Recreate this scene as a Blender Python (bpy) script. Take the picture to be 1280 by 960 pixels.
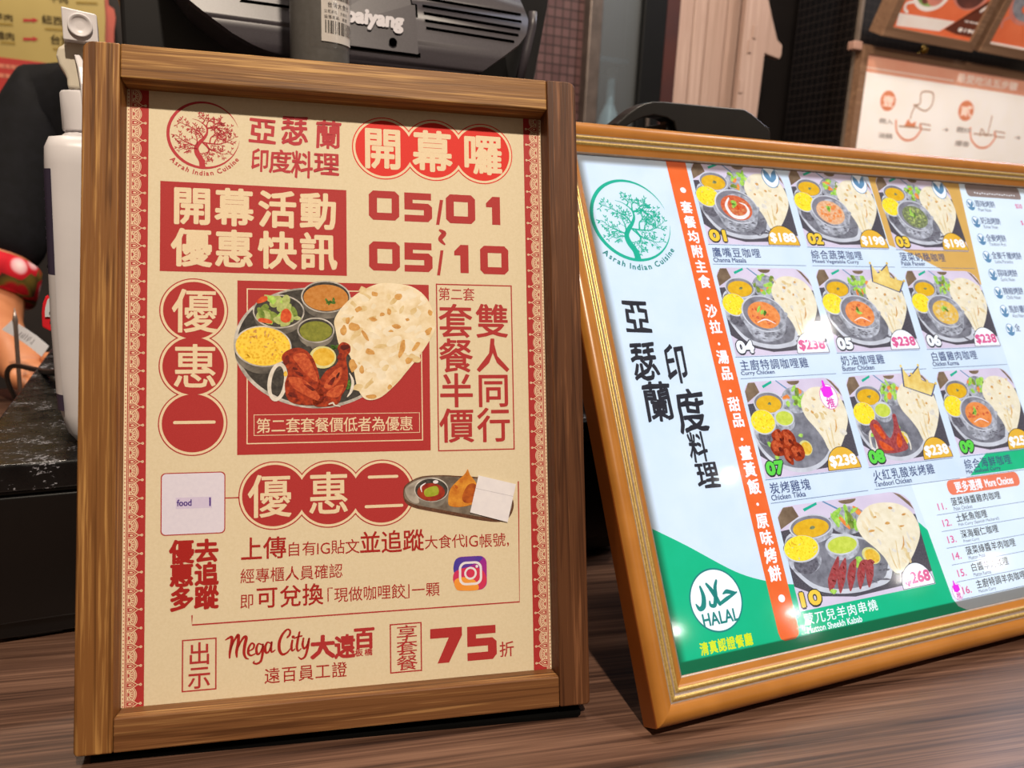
import bpy, bmesh, math, random
from mathutils import Vector, Matrix
from mathutils.geometry import tessellate_polygon

for o in list(bpy.data.objects):
    bpy.data.objects.remove(o)
SC = bpy.context.scene
COL = SC.collection
rnd = random.Random(7)

# ------------------------------------------------------------------ camera
F_PX, CAM_H, PITCH, ROLL = 964.335, 0.254296, -0.221795, 0.045453
CAM = Vector((0, 0, CAM_H))
_c, _s = math.cos(ROLL), math.sin(ROLL)
_up = Vector((0, -math.sin(PITCH), math.cos(PITCH)))
FWD = Vector((0, math.cos(PITCH), math.sin(PITCH)))
RGT = Vector((1, 0, 0)) * _c + _up * _s
UPV = _up * _c - Vector((1, 0, 0)) * _s
cam_d = bpy.data.cameras.new('camera')
cam = bpy.data.objects.new('camera', cam_d)
COL.objects.link(cam)
cam.matrix_world = Matrix(((RGT.x, UPV.x, -FWD.x, 0), (RGT.y, UPV.y, -FWD.y, 0),
                           (RGT.z, UPV.z, -FWD.z, CAM_H), (0, 0, 0, 1)))
cam_d.sensor_width = 36
cam_d.lens = F_PX / 1280 * 36
cam_d.clip_start = 0.01
cam_d.dof.use_dof = True
cam_d.dof.focus_distance = 0.41
cam_d.dof.aperture_fstop = 12.5
SC.camera = cam

# ------------------------------------------------------------------ light
SC.view_settings.view_transform = 'Standard'
SC.view_settings.look = 'None'
SC.view_settings.gamma = 1
SC.view_settings.use_curve_mapping = False
SC.view_settings.exposure = 0.0
wd = bpy.data.worlds.new('world')
SC.world = wd
wd.use_nodes = True
wd.node_tree.nodes['Background'].inputs[0].default_value = (1.0, 0.74, 0.54, 1)
wd.node_tree.nodes['Background'].inputs[1].default_value = 0.155


def lamp(name, kind, loc, target, energy, color, size=0.05, spot=None, sy=None):
    l = bpy.data.lights.new(name, kind)
    l.energy = energy
    l.color = color
    if kind == 'AREA':
        l.shape = 'DISK' if sy is None else 'RECTANGLE'
        l.size = size
        if sy:
            l.size_y = sy
    else:
        l.shadow_soft_size = size
    if spot:
        l.spot_size = spot
        l.spot_blend = 0.6
    o = bpy.data.objects.new(name, l)
    COL.objects.link(o)
    o.location = loc
    o.rotation_euler = (Vector(target) - Vector(loc)).to_track_quat('-Z', 'Y').to_euler()
    return o


WARM = (1.0, 0.855, 0.69)
COOL = (0.80, 0.90, 1.0)
lamp('ceiling_spot', 'AREA', (0.30, -0.62, 1.66), (-0.05, 0.40, 0.12), 40, WARM, 0.07)
lamp('ceiling_panel', 'AREA', (1.5, 1.2, 2.1), (0.5, 0.4, 0.0), 9, COOL, 0.9, sy=0.9)
lamp('back_wall_fill', 'AREA', (0.3, 0.9, 1.9), (0.4, 2.0, 0.3), 20, WARM, 0.12)  # added unseen light that brightens the back wall
lamp('kitchen_fill', 'AREA', (-1.0, 1.5, 1.9), (-1.0, 1.7, 0.0), 14, WARM, 0.12)  # added unseen light for the left background and the yellow board
lamp('light_box_fill', 'AREA', (1.2, 1.2, 1.9), (1.1, 2.1, 0.5), 9, WARM, 0.12)  # added light that lifts the timber of the light boxes
lamp('counter_sheen_fill', 'AREA', (1.55, 2.05, 1.45), (0.30, 0.36, 0.0), 7, (.78, .82, 1.0), 0.9, sy=0.12)  # added area light that gives the counter its cool sheen
lamp('till_fill', 'AREA', (-0.62, 0.62, 1.9), (-0.5, 0.8, 0.1), 8, WARM, 0.1)  # added light that brightens the receipt, hand and drawer top
# small ceiling lamps mirrored in the glass of the menu
for i, (x, y, z, e) in enumerate(((2.7939, 0.0390, 1.9, 6.5),
                                  (3.1883, -0.8641, 1.9, 2.4),
                                  (5.2491, -1.8974, 1.9, 6),
                                  (5.6317, -2.0642, 1.9, 4),
                                  (4.2122, -2.2371, 1.9, 5),
                                  (6.0698, -1.3106, 1.9, 6),
                                  (6.9930, -0.9308, 1.9, 6))):
    l = bpy.data.lights.new('mall_lamp', 'POINT')
    l.energy = e
    l.color = (1, 0.95, 0.88)
    l.shadow_soft_size = (0.042, 0.016, 0.032, 0.024, 0.024, 0.032, 0.024)[i]
    o = bpy.data.objects.new('mall_lamp', l)
    COL.objects.link(o)
    o.location = (x, y, z)


# ------------------------------------------------------------------ frames
def frame(o, yaw, lean=0.0, roll=0.0):
    U = Vector((math.cos(yaw), math.sin(yaw), 0))
    N = Vector((math.sin(yaw), -math.cos(yaw), 0))
    V = Vector((0, 0, math.cos(lean))) - N * math.sin(lean)
    W = N * math.cos(lean) + Vector((0, 0, math.sin(lean)))
    c, s = math.cos(roll), math.sin(roll)
    U, V = U * c + V * s, V * c - U * s
    return Matrix(((U.x, V.x, W.x, o[0]), (U.y, V.y, W.y, o[1]), (U.z, V.z, W.z, o[2]), (0, 0, 0, 1)))


def ray(px, py):
    return FWD + RGT * ((px - 640) / F_PX) - UPV * ((py - 480) / F_PX)


def hit(M, w, px, py):
    """where the line of sight through a photo pixel meets the plane at height w of a local frame: local u, v"""
    Mi = M.inverted()
    c = Mi @ CAM
    v = Mi.to_3x3() @ ray(px, py)
    t = (w - c.z) / v.z
    p = c + v * t
    return p.x, p.y


def at(px, py, y):
    v = ray(px, py)
    return CAM + v * (y / v.y)


BYAW = 0.42
BF = frame((0, 0, 0), BYAW)          # axes of the shop: u along the back wall, v up, w towards the viewer


# ------------------------------------------------------------------ materials
def lin(h):
    h = h.lstrip('#')
    r = [int(h[i:i + 2], 16) / 255 for i in (0, 2, 4)]
    return tuple((c / 12.92 if c <= 0.04045 else ((c + 0.055) / 1.055) ** 2.4) for c in r) + (1,)


class NT:
    def __init__(s, name):
        s.m = bpy.data.materials.new(name)
        s.m.use_nodes = True
        s.t = s.m.node_tree
        s.b = s.t.nodes['Principled BSDF']

    def n(s, t, **kw):
        q = s.t.nodes.new(t)
        for k, v in kw.items():
            if hasattr(q, k):
                setattr(q, k, v)
        return q

    def l(s, a, b):
        s.t.links.new(a, b)

    def coord(s, scale=(1, 1, 1), rot=(0, 0, 0)):
        tc = s.n('ShaderNodeTexCoord')
        mp = s.n('ShaderNodeMapping')
        mp.inputs['Scale'].default_value = scale
        mp.inputs['Rotation'].default_value = rot
        s.l(tc.outputs['Object'], mp.inputs[0])
        return mp.outputs[0]

    def ramp(s, fac, stops):
        r = s.n('ShaderNodeValToRGB')
        e = r.color_ramp.elements
        while len(e) < len(stops):
            e.new(0.5)
        for i, (p, c) in enumerate(stops):
            e[i].position = p
            e[i].color = c if isinstance(c, tuple) else lin(c)
        s.l(fac, r.inputs[0])
        return r.outputs[0]

    def noise(s, vec, scale=5, detail=3, rough=0.55, dist=0):
        q = s.n('ShaderNodeTexNoise')
        q.inputs['Scale'].default_value = scale
        q.inputs['Detail'].default_value = detail
        q.inputs['Roughness'].default_value = rough
        q.inputs['Distortion'].default_value = dist
        s.l(vec, q.inputs['Vector'])
        return q.outputs[0]

    def bump(s, h, strength=0.3, dist=0.001):
        b = s.n('ShaderNodeBump')
        b.inputs['Strength'].default_value = strength
        b.inputs['Distance'].default_value = dist
        s.l(h, b.inputs['Height'])
        s.l(b.outputs[0], s.b.inputs['Normal'])

    def set(s, rough=0.5, metal=0, spec=0.5, color=None):
        s.b.inputs['Roughness'].default_value = rough
        s.b.inputs['Metallic'].default_value = metal
        s.b.inputs['Specular IOR Level'].default_value = spec
        if color:
            s.b.inputs['Base Color'].default_value = lin(color)


MATS = {}


def simple(name, c1, c2=None, scale=60, rough=0.5, metal=0, spec=0.5, bump=0, emit=None, stretch=(1, 1, 1), voro=False, lo=0.35, hi=0.65):
    if name in MATS:
        return MATS[name]
    t = NT(name)
    t.set(rough, metal, spec, c1)
    if c2 is None:
        c2 = c1
    vec = t.coord(stretch)
    if voro:
        q = t.n('ShaderNodeTexVoronoi')
        q.inputs['Scale'].default_value = scale
        t.l(vec, q.inputs['Vector'])
        f = q.outputs['Distance']
    else:
        f = t.noise(vec, scale)
    c = t.ramp(f, ((lo, c1), (hi, c2)))
    t.l(c, t.b.inputs['Base Color'])
    if bump:
        t.bump(f, bump, 0.0005)
    if emit:
        t.l(c, t.b.inputs['Emission Color'])
        t.b.inputs['Emission Strength'].default_value = emit
    MATS[name] = t.m
    return t.m


def wood(name, cs, axis, rough=0.45, grain=1.0, bump=0.5, seed=0.0, dark=0.85):
    """cs: dark, mid, light; axis: 0 or 1 - local direction the grain runs in"""
    t = NT(name)
    t.set(rough, 0, 0.22)
    sc = [300 * grain, 300 * grain, 300 * grain]
    sc[axis] = 8 * grain
    tc = t.n('ShaderNodeTexCoord')
    mp = t.n('ShaderNodeMapping')
    mp.inputs['Location'].default_value = (seed, seed * 1.7, seed * .6)
    t.l(tc.outputs['Object'], mp.inputs[0])
    m2 = t.n('ShaderNodeMapping')
    m2.inputs['Scale'].default_value = sc
    t.l(mp.outputs[0], m2.inputs[0])
    broad = t.n('ShaderNodeMapping')
    bs = [48 * grain] * 3
    bs[axis] = 3.2 * grain
    broad.inputs['Scale'].default_value = bs
    t.l(mp.outputs[0], broad.inputs[0])
    a = t.noise(m2.outputs[0], 1.0, 4, 0.65, 0.6)
    b = t.noise(broad.outputs[0], 1.0, 3, 0.5, 1.2)
    fine = t.n('ShaderNodeMapping')
    fs_ = [900 * grain] * 3
    fs_[axis] = 22 * grain
    fine.inputs['Scale'].default_value = fs_
    t.l(mp.outputs[0], fine.inputs[0])
    w = t.noise(fine.outputs[0], 1.0, 2, 0.6, 0.2)
    mx = t.n('ShaderNodeMath', operation='MULTIPLY_ADD')
    t.l(a, mx.inputs[0])
    mx.inputs[1].default_value = 0.36
    m3 = t.n('ShaderNodeMath', operation='MULTIPLY_ADD')
    t.l(w, m3.inputs[0])
    m3.inputs[1].default_value = 0.24
    m4 = t.n('ShaderNodeMath', operation='MULTIPLY')
    t.l(b, m4.inputs[0])
    m4.inputs[1].default_value = 0.155
    t.l(m4.outputs[0], m3.inputs[2])
    t.l(m3.outputs[0], mx.inputs[2])
    c = t.ramp(mx.outputs[0], ((0.38, cs[0]), (0.50, cs[1]), (0.64, cs[2])))
    streak = t.n('ShaderNodeMapping')
    ss_ = [230 * grain] * 3
    ss_[axis] = 4.5 * grain
    streak.inputs['Scale'].default_value = ss_
    streak.inputs['Location'].default_value = (3.1, 7.7, 1.3)
    t.l(mp.outputs[0], streak.inputs[0])
    sk = t.ramp(t.noise(streak.outputs[0], 1.0, 3, 0.7, 0.8), ((0.36, (.42, .36, .30, 1)), (0.47, (1, 1, 1, 1))))
    mu = t.n('ShaderNodeMix', data_type='RGBA', blend_type='MULTIPLY')
    mu.inputs['Factor'].default_value = dark
    t.l(c, mu.inputs['A'])
    t.l(sk, mu.inputs['B'])
    t.l(mu.outputs['Result'], t.b.inputs['Base Color'])
    t.bump(mx.outputs[0], bump, 0.0008)
    MATS[name] = t.m
    return t.m


# ------------------------------------------------------------------ mesh builder and objects
class MB:
    def __init__(s, off=(0, 0, 0)):
        s.v, s.f, s.m, s.sm, s.off = [], [], [], [], Vector(off)

    def add(s, vs, fs, mat=0, smooth=False):
        b = len(s.v)
        s.v += [Vector(p) - s.off for p in vs]
        s.f += [tuple(b + i for i in f) for f in fs]
        s.m += [mat] * len(fs)
        s.sm += [smooth] * len(fs)
        return s

    def box(s, x0, x1, y0, y1, z0, z1, mat=0):
        return s.add([(x, y, z) for z in (z0, z1) for y in (y0, y1) for x in (x0, x1)],
                     [(0, 2, 3, 1), (4, 5, 7, 6), (0, 1, 5, 4), (2, 6, 7, 3), (0, 4, 6, 2), (1, 3, 7, 5)], mat)

    def prism(s, pts, z0, z1, mat=0, smooth=False):
        """outline in local x,y pushed from z0 to z1"""
        n = len(pts)
        vs = [(p[0], p[1], z0) for p in pts] + [(p[0], p[1], z1) for p in pts]
        return s.add(vs, [tuple(range(n))[::-1], tuple(range(n, 2 * n))] +
                     [(i, (i + 1) % n, n + (i + 1) % n, n + i) for i in range(n)], mat, smooth)

    def loft(s, rings, mat=0, cap=True, smooth=True):
        n = len(rings[0])
        vs = [p for r in rings for p in r]
        fs = []
        for k in range(len(rings) - 1):
            for i in range(n):
                fs.append((k * n + i, k * n + (i + 1) % n, (k + 1) * n + (i + 1) % n, (k + 1) * n + i))
        s.add(vs, fs, mat, smooth)
        if cap:
            s.add(rings[0], [tuple(range(n))[::-1]], mat)
            s.add(rings[-1], [tuple(range(n))], mat)
        return s

    def tube(s, pts, r, seg=12, mat=0, cap=True):
        pts = [Vector(p) for p in pts]
        rs = r if isinstance(r, (list, tuple)) else [r] * len(pts)
        rings = []
        ref = None
        for i, p in enumerate(pts):
            d = (pts[min(i + 1, len(pts) - 1)] - pts[max(i - 1, 0)]).normalized()
            if ref is None:
                ref = d.orthogonal().normalized()
            ref = (ref - d * ref.dot(d)).normalized()
            q = d.cross(ref)
            rings.append([p + (ref * math.cos(a) + q * math.sin(a)) * rs[i] for a in [2 * math.pi * k / seg for k in range(seg)]])
        return s.loft(rings, mat, cap)


def build(name, mb, mats, parent=None, bevel=0, seg=2, auto=True):
    me = bpy.data.meshes.new(name)
    me.from_pydata([tuple(p) for p in mb.v], [], mb.f)
    for m in (mats if isinstance(mats, (list, tuple)) else [mats]):
        me.materials.append(m)
    for i, p in enumerate(me.polygons):
        p.material_index = mb.m[i]
        p.use_smooth = mb.sm[i]
    o = bpy.data.objects.new(name, me)
    COL.objects.link(o)
    if parent:
        o.parent = parent
    if bevel:
        b = o.modifiers.new('bevel', 'BEVEL')
        b.width = bevel
        b.segments = seg
        b.limit_method = 'ANGLE'
        b.angle_limit = 0.6
        b.harden_normals = False
    bm = bmesh.new()
    bm.from_mesh(me)
    bmesh.ops.remove_doubles(bm, verts=bm.verts, dist=1e-7)
    bmesh.ops.recalc_face_normals(bm, faces=bm.faces)
    bm.to_mesh(me)
    bm.free()
    return o


def tag(o, label, cat, group=None):
    o['label'] = label
    o['category'] = cat
    if group:
        o['group'] = group
    return o


def thing(name, label, cat, M, group=None):
    o = bpy.data.objects.new(name, None)
    COL.objects.link(o)
    o.matrix_world = M
    o.empty_display_size = 0.02
    return tag(o, label, cat, group)


def struct(o):
    o['kind'] = 'structure'
    return o


def catmull(pts, n=8, closed=False):
    P = [Vector((p[0], p[1], p[2] if len(p) > 2 else 0)) for p in pts]
    out = []
    N = len(P)
    for i in range(N if closed else N - 1):
        if closed:
            a, b, c, d = P[i - 1], P[i], P[(i + 1) % N], P[(i + 2) % N]
        else:
            a, b, c, d = P[max(i - 1, 0)], P[i], P[i + 1], P[min(i + 2, N - 1)]
        for k in range(n):
            t = k / n
            out.append(0.5 * ((2 * b) + (c - a) * t + (2 * a - 5 * b + 4 * c - d) * t * t + (3 * b - a - 3 * c + d) * t ** 3))
    if not closed:
        out.append(P[-1])
    return out


# ------------------------------------------------------------------ printed matter: flat ink on a sheet, in millimetres (x right, y down)
GLY = {}


def glyph(body, bold=0.0, res=3):
    k = (body, bold, res)
    if k not in GLY:
        c = bpy.data.curves.new('t', 'FONT')
        c.body = body
        c.offset = bold
        c.resolution_u = res
        o = bpy.data.objects.new('t', c)
        COL.objects.link(o)
        dg = bpy.context.evaluated_depsgraph_get()
        me = bpy.data.meshes.new_from_object(o.evaluated_get(dg))
        GLY[k] = ([(v.co.x, v.co.y) for v in me.vertices], [tuple(p.vertices) for p in me.polygons])
        bpy.data.objects.remove(o)
        bpy.data.curves.remove(c)
        bpy.data.meshes.remove(me)
    return GLY[k]


class Sheet:
    def __init__(s, u0, vtop, w0, matf, step=0.00002):
        s.u0, s.vt, s.w0, s.matf, s.step = u0, vtop, w0, matf, step
        s.parts = {}

    def raw(s, part, mat, layer, vs, fs):
        if not vs:
            return
        p = s.parts.setdefault(part, ([], [], [], []))
        if mat not in p[3]:
            p[3].append(mat)
        mi = p[3].index(mat)
        b = len(p[0])
        w = s.w0 + layer * s.step
        p[0].extend((s.u0 + x / 1000, s.vt - y / 1000, w) for x, y in vs)
        p[1].extend(tuple(b + i for i in f) for f in fs)
        p[2].extend([mi] * len(fs))

    def poly(s, part, mat, layer, pts):
        pts = [(p[0], p[1]) for p in pts]
        t = tessellate_polygon([[Vector((x, y, 0)) for x, y in pts]])
        s.raw(part, mat, layer, pts, [tuple(q) for q in t])

    def rect(s, part, mat, layer, x0, y0, x1, y1, r=0):
        if r:
            pts = []
            for cx, cy, a in ((x1 - r, y0 + r, -90), (x1 - r, y1 - r, 0), (x0 + r, y1 - r, 90), (x0 + r, y0 + r, 180)):
                pts += [(cx + r * math.cos(math.radians(a + k * 15)), cy + r * math.sin(math.radians(a + k * 15))) for k in range(7)]
        else:
            pts = [(x0, y0), (x1, y0), (x1, y1), (x0, y1)]
        s.raw(part, mat, layer, pts, [tuple(range(len(pts)))])

    def line_rect(s, part, mat, layer, x0, y0, x1, y1, t):
        s.raw(part, mat, layer, [(x0, y0), (x1, y0), (x1, y1), (x0, y1), (x0 + t, y0 + t), (x1 - t, y0 + t), (x1 - t, y1 - t), (x0 + t, y1 - t)],
              [(0, 1, 5, 4), (1, 2, 6, 5), (2, 3, 7, 6), (3, 0, 4, 7)])

    def ell(s, part, mat, layer, cx, cy, rx, ry=None, rot=0, n=40, a0=0, a1=360):
        ry = rx if ry is None else ry
        c, q = math.cos(math.radians(rot)), math.sin(math.radians(rot))
        pts = []
        full = a1 - a0 >= 360
        for k in range(n if full else n + 1):
            a = math.radians(a0 + (a1 - a0) * k / n)
            x, y = rx * math.cos(a), ry * math.sin(a)
            pts.append((cx + x * c - y * q, cy + x * q + y * c))
        s.raw(part, mat, layer, pts, [tuple(range(len(pts)))])

    def ring(s, part, mat, layer, cx, cy, rx, ry, t, a0=0, a1=360, n=48, rot=0, taper=False):
        c, q = math.cos(math.radians(rot)), math.sin(math.radians(rot))
        vs = []
        for k in range(n + 1):
            f = k / n
            a = math.radians(a0 + (a1 - a0) * f)
            tt = t * (min(1, 4 * f * (1 - f) + .05) if taper else 1)
            for g in (0, 1):
                x, y = (rx - g * tt) * math.cos(a), (ry - g * tt) * math.sin(a)
                vs.append((cx + x * c - y * q, cy + x * q + y * c))
        s.raw(part, mat, layer, vs, [(2 * k, 2 * k + 2, 2 * k + 3, 2 * k + 1) for k in range(n)])

    def blob(s, part, mat, layer, pts, n=6):
        s.poly(part, mat, layer, catmull(pts, n, True))

    def rblob(s, part, mat, layer, cx, cy, rx, ry, jit=0.2, k=9, rot=0, rg=None):
        rg = rg or rnd
        a0 = rg.random() * 6
        c, q = math.cos(math.radians(rot)), math.sin(math.radians(rot))
        pts = []
        for i in range(k):
            a = a0 + 2 * math.pi * i / k
            f = 1 + rg.uniform(-jit, jit)
            x, y = rx * f * math.cos(a), ry * f * math.sin(a)
            pts.append((cx + x * c - y * q, cy + x * q + y * c))
        s.blob(part, mat, layer, pts, 4)

    def stroke(s, part, mat, layer, pts, w, n=6, smooth=True):
        P = catmull(pts, n) if smooth and len(pts) > 2 else [Vector((p[0], p[1], 0)) for p in pts]
        m = len(P)
        if isinstance(w, (list, tuple)):
            ws = []
            for i in range(m):
                f = i / (m - 1) * (len(w) - 1)
                k = min(int(f), len(w) - 2)
                ws.append(w[k] + (w[k + 1] - w[k]) * (f - k))
        else:
            ws = [w] * m
        vs = []
        for i in range(m):
            d = P[min(i + 1, m - 1)] - P[max(i - 1, 0)]
            d = d.normalized() if d.length > 1e-9 else Vector((1, 0, 0))
            nx, ny = -d.y * ws[i] / 2, d.x * ws[i] / 2
            vs += [(P[i].x + nx, P[i].y + ny), (P[i].x - nx, P[i].y - ny)]
        s.raw(part, mat, layer, vs, [(2 * i, 2 * i + 1, 2 * i + 3, 2 * i + 2) for i in range(m - 1)])
        for p, ww in ((P[0], ws[0]), (P[-1], ws[-1])):
            if ww > 0.25:
                s.ell(part, mat, layer + .3, p.x, p.y, ww / 2, n=10)

    def fat(s, part, mat, layer, vs, fs, bx, by):
        """the same outline printed nine times a hair apart: heavier strokes with round ends"""
        s.raw(part, mat, layer, vs, fs)
        if bx <= 0:
            return
        n = 8 if bx > .12 else 4
        for k in range(n):
            a = 2 * math.pi * (k + .5) / n
            cx, cy = bx * math.cos(a), by * math.sin(a)
            s.raw(part, mat, layer + .07 * (k + 1), [(x + cx, y + cy) for x, y in vs], fs)

    def cjk(s, part, mat, layer, body, x, y, w, h, dx=None, dy=0.0, bold=0.0, shear=0.0, skew=0.0, res=2, brush=0):
        """one em cell of w x h per character, the first with its top left corner at x,y"""
        bmm = bold
        bold = 0.0
        dx = w if dx is None else dx
        for i, ch in enumerate(body):
            if ch == ' ':
                continue
            vs, fs = glyph(ch, bold, res)
            out = []
            rg = random.Random(ord(ch))
            ph = rg.random() * 6
            for gx, gy in vs:
                gx = gx / 0.98
                ty = (0.86 - gy) / 0.96
                if brush:
                    gx, ty = gx + brush * (math.sin(ty * 9 + ph) * .5 + math.sin(ty * 23 + gx * 7) * .25), ty + brush * (math.sin(gx * 11 + ph) * .6 + math.sin(gx * 27) * .2)
                px = x + i * dx + gx * w + shear * (1 - ty) * h
                out.append((px, y + i * dy + ty * h + skew * (gx - .5) * w))
            s.fat(part, mat, layer, out, fs, bmm * w, bmm * h)

    def text(s, part, mat, layer, body, x0, y0, x1, y1, bold=0.0, shear=0.0, res=3):
        """stretches the inked box of a line of text to x0,y0..x1,y1"""
        vs, fs = glyph(body, 0.0, res)
        xs, ys = [v[0] for v in vs], [v[1] for v in vs]
        a, b, c, d = min(xs), max(xs), min(ys), max(ys)
        bold = max(bold, 0)
        x0, x1, y0, y1 = x0 + bold, x1 - bold, y0 + bold, y1 - bold
        s.fat(part, mat, layer, [(x0 + (v[0] - a) / (b - a) * (x1 - x0) + shear * (v[1] - c) / (d - c) * (y1 - y0),
                                  y1 - (v[1] - c) / (d - c) * (y1 - y0)) for v in vs], fs, bold, bold)

    def arc_text(s, part, mat, layer, body, cx, cy, r, size, a0, a1, bold=0.0):
        """letters stand with their heads towards the centre; angles clockwise from +x in degrees"""
        adv = [0]
        for ch in body:
            if ch == ' ':
                adv.append(adv[-1] + .35)
            else:
                vs, _ = glyph(ch, bold, 2)
                adv.append(adv[-1] + max(v[0] for v in vs) + .12)
        for i, ch in enumerate(body):
            if ch == ' ':
                continue
            vs, fs = glyph(ch, bold, 2)
            mid = (adv[i] + adv[i + 1]) / 2 / adv[-1]
            a = math.radians(a0 + (a1 - a0) * mid)
            wch = adv[i + 1] - adv[i]
            ex, ey = -math.sin(a) * (1 if a1 > a0 else -1), math.cos(a) * (1 if a1 > a0 else -1)
            ux, uy = -math.cos(a), -math.sin(a)
            s.fat(part, mat, layer, [(cx + r * math.cos(a) + ex * (v[0] - wch / 2) * size + ux * v[1] * size,
                                      cy + r * math.sin(a) + ey * (v[0] - wch / 2) * size + uy * v[1] * size) for v in vs], fs, size * .03, size * .03)

    def finish(s, parent, names=None):
        res = {}
        for part, (v, f, m, mats) in s.parts.items():
            me = bpy.data.meshes.new(part)
            me.from_pydata(v, [], f)
            for q in mats:
                me.materials.append(s.matf(q))
            for i, p in enumerate(me.polygons):
                p.material_index = m[i]
            bm = bmesh.new()
            bm.from_mesh(me)
            for q in bm.faces:
                if q.normal.z < 0:
                    q.normal_flip()
            bm.to_mesh(me)
            bm.free()
            o = bpy.data.objects.new(part.split(':')[0], me)
            COL.objects.link(o)
            o.parent = parent
            res[part] = o
        return res


# ------------------------------------------------------------------ inks
INK = {  # name: colour, second colour, noise scale, kind
    'cream': ('#dccfb2', '#d6c8a8', 900), 'red': ('#a42a2a', '#b03636', 2600), 'deep_red': ('#9c1d19', '#a8241f', 2200),
    'tomato_red': ('#d1281f', '#d8332a', 2600), 'pale_ink': ('#e4d2b2', '#dec9a6', 1500), 'rose': ('#b03038', '#b63a40', 2200),
    'card_white': ('#dcd8e8', '#d6d2e4', 500), 'purple': ('#43207c', '#4a2886', 500), 'lavender': ('#cfc6e2', '#cac0de', 500),
    'steel': ('#8b857c', '#3f3b38', 120), 'steel_dark': ('#2c2927', '#4b4742', 420), 'steel_lit': ('#d6d2cc', '#8a857f', 180),
    'dal': ('#b87428', '#c98c48', 500), 'dal_y': ('#d8a51c', '#e6b92c', 300), 'chutney': ('#6e7428', '#8f9238', 500), 'chutney_pale': ('#b9c840', '#d2dc60', 300),
    'rice': ('#e0a818', '#f4d24c', 700, 'v'), 'rice_y': ('#e6c80c', '#f6e23c', 800, 'v'), 'lettuce': ('#94a552', '#c0c884', 500), 'lettuce_b': ('#78b83c', '#bfe06c', 420),
    'cucumber': ('#557224', '#8fa24a', 420), 'tomato': ('#c23a18', '#e06a36', 420), 'carrot': ('#e07a30', '#ee9a58', 420),
    'naan': ('#dcc69a', '#f2e8d0', 170), 'naan_shade': ('#d0b47c', '#e4d2a8', 260), 'naan_char': ('#bd8440', '#dcae68', 420), 'naan_pale': ('#efe6d2', '#e2d6ba', 200),
    'chicken': ('#6a180a', '#b8421c', 420), 'chicken_lit': ('#a4341a', '#d4683a', 600), 'chicken_dark': ('#3c0e08', '#8a2412', 320),
    'onion': ('#e8e2da', '#cfc8bc', 300), 'lemon': ('#d8a824', '#ecc854', 380), 'lemon_rim': ('#e4dca4', '#c8c87c', 300), 'herb': ('#2f5a20', '#5f8a34', 900),
    'tray_lit': ('#c9c2b8', '#6d645a', 90), 'tray': ('#8f8578', '#5c5148', 160), 'rust': ('#4a2c20', '#6d4a36', 900), 'samosa': ('#b8651a', '#dc9834', 260), 'samosa_shade': ('#8c3a12', '#c0641e', 300),
    'sauce_red': ('#7c1a10', '#a83a22', 300), 'mint_cube': ('#8f9a22', '#a8b43c', 400), 'app_blue': ('#3f3aa0', '#6a3aa4', 60), 'app_pink': ('#c22a6e', '#d8403e', 60), 'app_orange': ('#e88a30', '#f0b050', 60),
    'app_violet': ('#8c2a98', '#a82c88', 60), 'paper_white': ('#e6e4ea', '#dedce4', 200), 'fold': ('#bdbac4', '#b5b2bc', 200), 'black': ('#1c1a1a', '#242222', 100), 'tape': ('#cdb98e', '#c9b48a', 200),
    # menu
    'sheet_blue': ('#cfdff0', '#d8e5f2', 40), 'sheet_white': ('#dceaf6', '#e2eef8', 40), 'teal': ('#0ea88c', '#14b093', 300), 'teal_dark': ('#1c7a78', '#1f8a80', 60),
    'ink': ('#23242e', '#2a2b36', 300), 'ink_blue': ('#3c4a78', '#44527e', 300), 'orange': ('#e8672c', '#ea6e36', 90), 'white': ('#f2f6fb', '#eef3fa', 100),
    'green': ('#06b482', '#0cb888', 60), 'gold_paper': ('#d9ae62', '#d4a85c', 60), 'table_lilac': ('#cfc2d8', '#dcd0e4', 50), 'mat_slate': ('#3a3742', '#625e68', 1400), 'bag_brown': ('#6d5846', '#8c7660', 160),
    'plate': ('#8f8f9a', '#61616b', 160), 'plate_lit': ('#d6d8e2', '#bcbec8', 90), 'bowl_steel': ('#c8cad6', '#75767f', 260), 'bowl_dark': ('#4a4852', '#7c7a86', 500), 'bowl_in': ('#6f6d78', '#94929e', 120),
    'curry_red': ('#c2482c', '#dc7a50', 500), 'curry_orange': ('#dc7a3a', '#eea060', 300), 'curry_pale': ('#d89a70', '#eac4a0', 500), 'curry_green': ('#54603c', '#98a078', 600), 'curry_yellow': ('#d8a83c', '#eac870', 300),
    'chickpea': ('#c0603a', '#e09a68', 500), 'cream_swirl': ('#f0ecec', '#e4dede', 200), 'badge_gold': ('#e2b038', '#e6b844', 80), 'number_gold': ('#ecc43c', '#f0cc4c', 80), 'number_green': ('#5cd048', '#68d854', 80),
    'magenta': ('#d83aa8', '#dc48b0', 80), 'magenta_b': ('#e428dc', '#e838e2', 80), 'kebab': ('#8c3034', '#b4585a', 500), 'price_pink': ('#d85a90', '#dc6498', 80), 'crown_gold': ('#d8b048', '#efdc94', 120), 'brown_head': ('#8e7c78', '#968480', 80),
    'salmon': ('#e87a5c', '#ea8264', 80), 'yellow_ink': ('#d8e020', '#dce62c', 80), 'leaf_ring': ('#5a86ac', '#6a96b8', 80), 'rule': ('#5a6c94', '#60729a', 80), 'green_band': ('#18b880', '#22bc88', 80),
}


def ink(name):
    k = 'ink ' + name
    if k in MATS:
        return MATS[k]
    d = INK[name]
    return simple(k, d[0], d[1], d[2], 0.62, 0, 0.25, voro=len(d) > 3, lo=0.3 if len(d) < 4 else 0.05, hi=0.7 if len(d) < 4 else 0.6)


MENU_BOX = [0, 0, 1, 1]
GLOW = 0.84


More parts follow.
